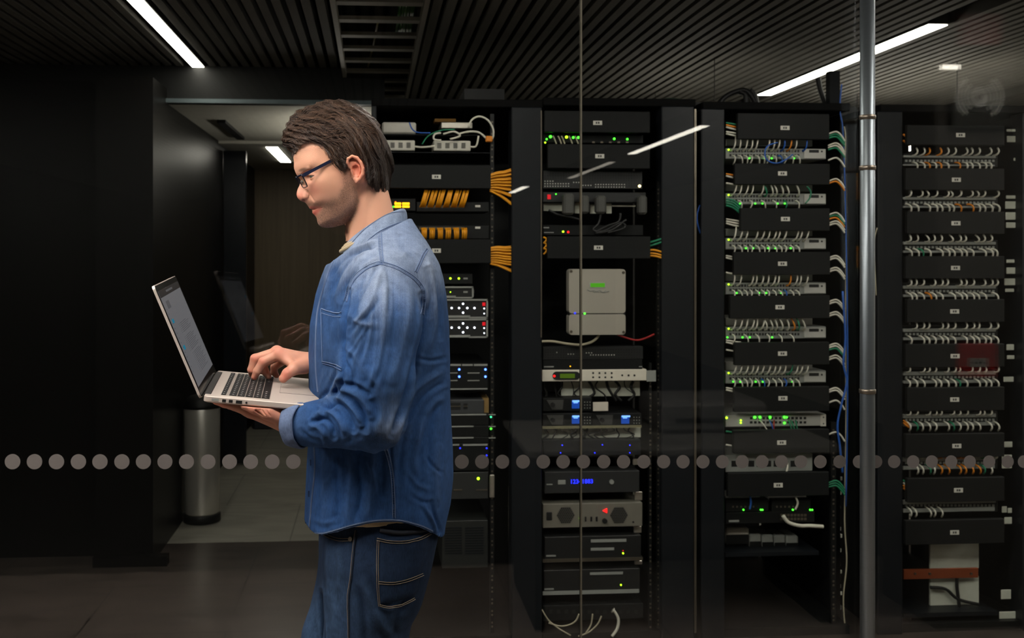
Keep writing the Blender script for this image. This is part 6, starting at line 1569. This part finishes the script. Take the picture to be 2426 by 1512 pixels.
vs, fs = ringmesh(A_(722, 1007, 1.955), A_(688, 1005, 1.972), .0415, .0385, .0042, sq=1.0, wav=.03)
cuff = rough_obj('rolled_cuff', vs, fs, M_denim, shirt, (94, 110, 140)); cuff['label'] = 'paler rolled up cuff'
# collar
def collar():
    n = 60; rings = []
    nc = A_(886, 545, YB)
    def pt(th, bx, by, fx, fy, hw, dzs):
        """th=0 back, pi front"""
        bk = A_(bx, by, YB); fr = A_(fx, fy, YB); c = (bk + fr) / 2; h = (bk - fr) / 2
        s = np.array((math.sin(PT) * 0, -1, 0.)) * hw
        p = c + h * math.cos(th) + s * math.sin(th); p[2] += dzs * abs(math.sin(th)); return p
    ths = [math.radians(-158 + 316 * i / n) for i in range(n + 1)]
    L = [(951, 510, 822, 600, .056, -.006), (953, 499, 824, 582, .058, .012), (959, 496, 820, 580, .064, .013), (964, 502, 816, 584, .070, .010), (966, 520, 808, 598, .082, .000), (964, 530, 806, 612, .088, -.006), (958, 528, 812, 610, .083, -.008), (953, 512, 820, 600, .068, .0)]
    vs = []; 
    for th in ths:
        for l in L:
            p = pt(th, *l)
            # pointed collar leaf at the front
            k = smoothstep(np.array([abs(math.degrees(th))]), 118, 158)[0]
            if l in L[4:7]: p = p + np.array((-.004, 0, -.016)) * k
            vs.append(p)
    m = len(L); fs = [(i * m + j, i * m + (j + 1) % m, (i + 1) * m + (j + 1) % m, (i + 1) * m + j) for i in range(n) for j in range(m)] + [tuple(range(m)), tuple(range(n * m, n * m + m))[::-1]]
    return vs, fs
vs, fs = collar(); col = rough_obj('collar', vs, fs, M_denim, shirt, (122, 137, 160))
sd_ = col.modifiers.new('soft', 'SUBSURF'); sd_.levels = 1; sd_.render_levels = 1
CB = BVHTree.FromPolygons([tuple(v) for v in vs], fs)
double_seam([(961, 526), (940, 532), (918, 541), (896, 553), (872, 572)], 5, bvh=CB, parent=shirt)
seamline('collar_seam', [(957, 501), (925, 505), (896, 520), (862, 545), (835, 574)], .0006, .0006, bvh=CB)
# t-shirt: neck and hem slivers
M_tee = mat('tee_khaki_beige', (168, 152, 122), .85, bump=.2, scale=300)
def tee_f(X, Y, Z):
    d = torso(X, Y, Z, [(r[0], r[1] + 13, r[2] - 13, max(r[3] - .012, .012)) for r in TT], 2.5)
    d = np.maximum(d, (CAMZ + (CY - 1203) / S0) - Z); d = np.maximum(d, neckcut(X, Z, -.012)); return d
v, q = sculpt((-.2, 1.9, .96), (.18, 2.34, 1.58), .008, tee_f, 2); tee = np_obj('t_shirt', v, q, M_tee, man); tee['label'] = 'beige t-shirt under the denim shirt'
def neck_loop(bx, by, fx, fy, hw, a0=180):
    bk = A_(bx, by, YB); fr = A_(fx, fy, YB); c = (bk + fr) / 2; h = (bk - fr) / 2
    return [c + h * math.cos(math.radians(t)) + np.array((0, -1, 0.)) * hw * math.sin(math.radians(t)) for t in range(90, 271, 12)]
mb = MB()
for q, r in ((neck_loop(945, 512, 818, 583, .062), .0042), (neck_loop(945, 518, 813, 589, .064), .0042), (neck_loop(945, 524, 808, 596, .066), .0046)): mb.tube(q, r, 8)
obj('tee_collar', mb, M_tee, tee, True)
# jeans
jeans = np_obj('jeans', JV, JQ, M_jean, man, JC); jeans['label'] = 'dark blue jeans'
jc = lambda VV: jeans_color(VV, np.zeros(len(VV)))
bp_ = panel('back_pocket', (893, 1275), (1022, 1262), (984, 1416), (897, 1437), M_jean, jeans, JB, .0030, C=lambda VV: jeans_color(VV, np.zeros(len(VV))) * .85)
double_seam([(893, 1277), (920, 1283), (955, 1284), (990, 1277), (1018, 1263)], 5, parent=jeans, bvh=JB, m=M_threadj, m2=mat('jeans_shadow', (14, 20, 30), .9), r=.0006, off=.003)
MJ2 = mat('jeans_shadow', (14, 20, 30), .9)
def jseam(pts, w=5, r=.0005, off=.0030): double_seam(pts, w, off=off, parent=jeans, bvh=JB, m=M_threadj, m2=MJ2, r=r)
jseam([(896, 1379), (930, 1381), (965, 1374), (1000, 1360)], 5); jseam([(896, 1280), (894, 1330), (895, 1380), (897, 1436)], 4); jseam([(898, 1433), (925, 1437), (955, 1430), (980, 1417)], 4, .0006)
seamline('side_seam', [(842, 1256), (837, 1290), (829, 1370), (823, 1416), (824, 1470), (825, 1530)], .0006, .0006, M_threadj, jeans, JB); seamline('side_seam', [(845, 1256), (840, 1290), (832, 1370), (826, 1416), (827, 1470), (828, 1530)], .0008, .0008, MJ2, jeans, JB)
jseam([(764, 1262), (780, 1272), (805, 1279), (836, 1278)], 6, .0006, 0)
h = hit(JB, 832, 1277, .0015)
if h: obj('rivet', MB().cyl(h[0], h[0] + h[1] * .003, .0045, 14), M_edge, jeans)
obj('belt_shadow_band', MB().tube(on_surf(JB, [(900, 1256), (940, 1262), (980, 1260), (1010, 1254)], .001), .004, 6), MJ2, jeans, True)
# shoes
M_shoe = mat('dark_leather_shoe', (28, 24, 22), .45)
for px, Y in ((872, 2.03), (798, 2.21)):
    def shoe_f(X, Yg, Z, px=px, Y=Y):
        a = np.array((A_(px, 2300, Y)[0] + .05, Y, .052)); b = a + np.array((-.19, -.02, -.012))
        d = caps(X, Yg, Z, a, b, .046, .036, (1, .95, 1)); d = smin(d, caps(X, Yg, Z, a, a + np.array((-.02, 0, .06)), .046, .043), .03)
        return np.maximum(d, .002 - Z)
    c = A_(px, 2300, Y)[0]
    v, q = sculpt((c - .24, Y - .08, -.004), (c + .14, Y + .08, .17), .005, shoe_f, 1)
    np_obj('shoe', v, q, M_shoe, man)
# ------------------------------------------------------------------ glasses
g = empty('eyeglasses', Vector(h2w(np.array((95., 25., 0.))))); tag(g, 'dark navy framed rectangular glasses worn on the man\'s nose', 'glasses')
M_frame = mat('navy_acetate', (22, 28, 50), .3); M_rim = mat('gunmetal_rim', (46, 44, 52), .3, .6)
def rimpts(s, grow=0.0):
    fo = loc3(718.6, 415, 62); out = []
    w0, w1 = 9 - grow, 63 + grow; u1 = fo[1] + 2 + grow; u0 = fo[1] - 27 - grow; r = 7
    cs = [(w1 - 4, u1 - 4, 4, 0), (w0 + 5, u1 - 5, 5, 90), (w0 + 9, u0 + 8, 8, 180), (w1 - 11, u0 + 9, 9, 270)]
    for cw, cu, rr, a0 in cs:
        for k in range(6):
            an = math.radians(a0 + 18 * k); w = cw + rr * math.cos(an); u = cu + rr * math.sin(an)
            f = fo[0] + 3.0 + (62 - w) * .10 + (u - u1) * .20
            out.append((f, u, s * w))
    return out
for s in (1, -1):
    rp = rimpts(s); pw = [h2w(np.array(p)) for p in rp]
    obj('rim', MB().tube(pw + [pw[0]], .0012, 8, False), M_rim, g, True)
    top = [p for p in rp if p[1] > rp[0][1] - 3]; tw = [h2w(np.array(p)) for p in sorted(top, key=lambda p: abs(p[2]))]
    obj('brow_bar', MB().tube(tw, .0019, 8), M_frame, g, True)
    n = len(pw); cen = sum(pw) / n; nrm = np.cross(pw[6] - pw[0], pw[12] - pw[0]); nrm /= np.linalg.norm(nrm)
    mb = MB(); vs = [p + nrm * .0006 for p in pw] + [p - nrm * .0006 for p in pw]
    mb.add(vs, [tuple(range(n)), tuple(range(n, 2 * n))[::-1]] + [(i, i + n, (i + 1) % n + n, (i + 1) % n) for i in range(n)])
    obj('lens', mb, glass_mat('lens_glass', (.97, .97, .97), .03) if s > 0 else bpy.data.materials['lens_glass'], g)
    hi = np.array(loc3(718.6, 415.5, 64)); en = np.array(loc3(800, 373, 79)); bk = np.array(loc3(838, 368, 82))
    tp = []
    for k in range(9):
        t = k / 8; q = hi * (1 - t) + en * t; q[2] += 3.0 * math.sin(t * math.pi); tp.append(q)
    tp.append(bk); 
    mb = MB(); vs = []
    for k, q in enumerate(tp):
        hh = 4.4 if k < 2 else 3.8 if k < 8 else 2.6
        for du, dw in ((-hh, -1.2), (hh, -1.2), (hh, 1.2), (-hh, 1.2)):
            vs.append(h2w(np.array((q[0] - du * .3 * .2, q[1] + du * .95, s * (q[2] + dw)))))
    mb.add(vs, [(k * 4 + j, k * 4 + (j + 1) % 4, k * 4 + 4 + (j + 1) % 4, k * 4 + 4 + j) for k in range(len(tp) - 1) for j in range(4)] + [(0, 1, 2, 3), tuple(len(vs) - 4 + j for j in range(4))])
    obj('temple', mb, M_frame, g)
    obj('hinge', MB().tube([h2w(hi * np.array((1, 1, s)) + np.array((0, -3, 0))), h2w(hi * np.array((1, 1, s)) + np.array((0, 3, 0)))], .0022, 8), M_frame, g)
    obj('nose_pad', MB().tube([h2w(np.array((rp[12][0] - 3, rp[12][1] + 10, s * 9.5))), h2w(np.array((rp[12][0] - 4, rp[12][1] + 4, s * 11.)))], .0018, 8), M_lgrey, g, True)
a = rimpts(1)[9]; b = rimpts(-1)[9]
obj('bridge', MB().tube([h2w(np.array(p)) for p in (a, ((a[0] + 2), a[1] + 2, 0), b)], .0016, 8), M_frame, g, True)
# ------------------------------------------------------------------ laptop
lt = empty('laptop', Vector(LP(LW / 2, LD / 2, -TB))); tag(lt, 'open silver laptop held in front of the man, screen towards him', 'laptop')
M_lap = mat('anodised_aluminium', (200, 188, 178), .55, .35, var=.03, scale=200, spec=.4)
M_key = mat('keycap_black', (16, 15, 16), .6, var=.05, spec=.25)
M_well = mat('keyboard_well', (60, 56, 54), .5)
def lbox(mb, a0, a1, b0, b1, c0, c1, r=0.0):
    m = MB().box(a0, a1, b0, b1, c0, c1, r); o = len(mb.v); mb.v += [tuple(LP(*v)) for v in m.v]; mb.f += [[i + o for i in f] for f in m.f]; mb.m += [mb.cur] * len(m.f); return mb
def slab(rc, z0, z1, ch):
    """rounded-corner slab of the base"""
    pts = []
    for cx, cy, s in ((LW - rc, LD - rc, 0), (rc * .5, LD - rc * .5, 90), (rc * .5, rc * .5, 180), (LW - rc, rc, 270)):
        q = rc if s in (0, 270) else rc * .5
        for k in range(7):
            an = math.radians(s + 15 * k); pts.append((cx + q * math.cos(an), cy + q * math.sin(an)))
    n = len(pts); cx, cy = LW / 2, LD / 2
    mb = MB(); vs = []
    for z, k in ((z0, .97), (z0 + ch * 1.6, .992), (z0 + ch * 3, 1), (z1 - ch, 1), (z1, .994)):
        for x, y in pts: vs.append(LP(cx + (x - cx) * (k if k == 1 else 1 - (1 - k) * LD / LW), cy + (y - cy) * k, z))
    fs = [(i * n + j, i * n + (j + 1) % n, (i + 1) * n + (j + 1) % n, (i + 1) * n + j) for i in range(4) for j in range(n)] + [list(range(n))[::-1], [4 * n + j for j in range(n)]]
    return mb.add(vs, fs)
base = obj('base', slab(.011, -TB, 0, .0010), M_lap, lt)
mm = .001
kb = obj('keyboard_well', lbox(MB(), .029, .122, .022, LD - .022, .0001, .0003), mat('well_aluminium', (150, 140, 132), .6, .3), base)
kx0 = .030; kp = .0153; proto = None
for r in range(6):
    a0 = kx0 + (0 if r == 0 else .0085 + (r - 1) * kp + .0065); ah = .0085 if r == 0 else .0135
    n = [14, 14, 14, 13, 12, 11][r]; y0, y1 = .0235, LD - .0235; wid = [1] * n
    if r == 1: wid[-1] = 1.5
    if r == 2: wid[0] = 1.5
    if r == 3: wid[0] = wid[-1] = 1.8
    if r == 4: wid[0] = wid[-1] = 2.3
    if r == 5: wid = [1, 1, 1, 1.25, 5.2, 1.25, 1, 1, 1, 1, 1]
    if r == 5: a0 = kx0 + .0085 + .0065 + 4 * kp; ah = .0145
    s = sum(wid); y = y0
    for w in wid:
        d = (y1 - y0) * w / s; obj('key', lbox(MB(), a0, a0 + ah, y + .0010, y + d - .0010, .0003, .0017, .0003), M_key, base); y += d
mk = MB()
random.seed(9)
for r in range(6):
    a0 = kx0 + (0 if r == 0 else .0085 + (min(r, 5) - 1) * kp + .0065)
    for k in range(13):
        y = .0235 + (k + .5) * (LD - .047) / 13.2
        if r == 5 and 3 < k < 9: continue
        lbox(mk, a0 + (.003 if r == 0 else .005), a0 + (.005 if r == 0 else .0085), y - .0016, y + .0014, .0017, .00185)
obj('key_legends', mk, mat('legend_white', (190, 186, 180), .5), base)
tpad = MB().use(M_lap); lbox(tpad, .139, .213, .104, .208, .0001, .00045, .0001)
obj('trackpad', tpad, mat('trackpad_aluminium', (188, 176, 166), .5, .3), base)
gr = MB(); lbox(gr, .1385, .139, .104, .208, .0001, .0006); lbox(gr, .139, .213, .208, .2085, .0001, .0005); lbox(gr, .139, .213, .1035, .104, .0001, .0005); obj('trackpad_gap', gr, M_well, base)
hg = MB(); lbox(hg, -.002, .012, .022, LD - .022, -.006, .0012, .002); obj('hinge_cover', hg, mat('hinge_black', (30, 26, 26), .4), base)
for nm, a0, a1, h in (('charging_port', .015, .028, .0044), ('display_port', .0345, .0415, .0052), ('display_port', .047, .054, .0052), ('usb_port', .060, .0715, .0056)):
    pb = lbox(MB(), a0, a1, -.0006, .002, -.0032 - h, -.0032); obj(nm, pb, M_port if nm != 'charging_port' else M_grey, base)
obj('headphone_jack', MB().tube([LP(.0795, -.0007, -.006), LP(.0795, .002, -.006)], .0020, 12), M_port, base)
# lid
top = A_(370, 672, LO[1] - .012); du = top - LO; lu = du - ey * du.dot(ey); LL = np.linalg.norm(lu); lu /= LL; ln_ = np.cross(ey, lu)
if ln_.dot(ex) < 0: ln_ = -ln_
LO2 = LO + ex * -.003 - ez * .004
def DP(b, u, t): return LO2 + ey * b + lu * u + ln_ * t     # b along the hinge, u up the lid, t towards the man
def dslab(b0, b1, u0, u1, t0, t1, rc, mbx=None):
    mbx = mbx or MB(); pts = []
    for cb, cu, s in ((b1 - rc, u1 - rc, 0), (b0 + rc, u1 - rc, 90), (b0 + rc, u0 + rc, 180), (b1 - rc, u0 + rc, 270)):
        for k in range(6):
            an = math.radians(s + 18 * k); pts.append((cb + rc * math.cos(an), cu + rc * math.sin(an)))
    n = len(pts); vs = [DP(x, y, t) for t in (t0, t1) for x, y in pts]
    return mbx.add(vs, [tuple(range(n))[::-1], tuple(range(n, 2 * n))] + [(i, (i + 1) % n, n + (i + 1) % n, n + i) for i in range(n)])
lid = obj('lid', dslab(0, LD, 0, LL, -.0055, -.0008, .009), M_lap, lt)
bez_ = obj('bezel', dslab(.0015, LD - .0015, .001, LL - .0015, -.0008, 0, .008), mat('bezel_black_glass', (14, 14, 15), .12), lid)
def sglow(name, c, e):
    m = glow(name, c, e); b = m.node_tree.nodes['Principled BSDF']
    for l in list(b.inputs['Base Color'].links): m.node_tree.links.remove(l)
    b.inputs['Base Color'].default_value = (.004, .004, .004, 1); b.inputs['Roughness'].default_value = .25; return m
M_scr = sglow('screen_grey', (120, 120, 124), .55); M_scrd = sglow('screen_toolbar', (44, 42, 44), .5); M_scrt = sglow('screen_text', (84, 84, 90), .5); M_teal = sglow('screen_teal', (20, 120, 150), .75); M_scrb = sglow('screen_box', (100, 100, 104), .5)
sx0, sx1, sy0, sy1 = .011, LD - .011, .020, LL - .013
scr = obj('screen', dslab(sx0, sx1, sy0, sy1, 0, .0003, .0005), M_scr, lid)
obj('toolbar', dslab(sx0, sx1, sy1 - .014, sy1, .0003, .0005, .0003), M_scrd, scr)
obj('address_box', dslab(sx0 + .09, sx0 + .18, sy1 - .0085, sy1 - .0045, .0005, .0006, .0003), M_scrb, scr)
H_ = sy1 - sy0
txt = MB()
for (u0, n, b0) in ((.50, 6, .095), (.30, 9, .10), (.06, 12, .115)):
    for k in range(n):
        u = sy0 + H_ * (u0 + (n - k) * .0185); bl_ = .09 + .05 * ((k * 37) % 10) / 10
        dslab(sx0 + b0, sx0 + b0 + bl_, u, u + .0010, .0003, .0005, .0003, txt); dslab(sx0 + b0 - .018, sx0 + b0 - .013, u, u + .0012, .0003, .0005, .0003, txt)
for k in range(14): dslab(sx0 + .012, sx0 + .016, sy0 + H_ * (.15 + .05 * k), sy0 + H_ * (.15 + .05 * k) + .002, .0003, .0005, .0003, txt)
obj('text_lines', txt, M_scrt, scr)
obj('thumbnail', dslab(sx0 + .035, sx0 + .075, sy0 + H_ * .80, sy0 + H_ * .88, .0003, .0005, .001), M_scrb, scr)
for u in (.655, .375): obj('teal_button', dslab(sx0 + .018, sx0 + .040, sy0 + H_ * u, sy0 + H_ * (u + .042), .0003, .0006, .001), M_teal, scr)
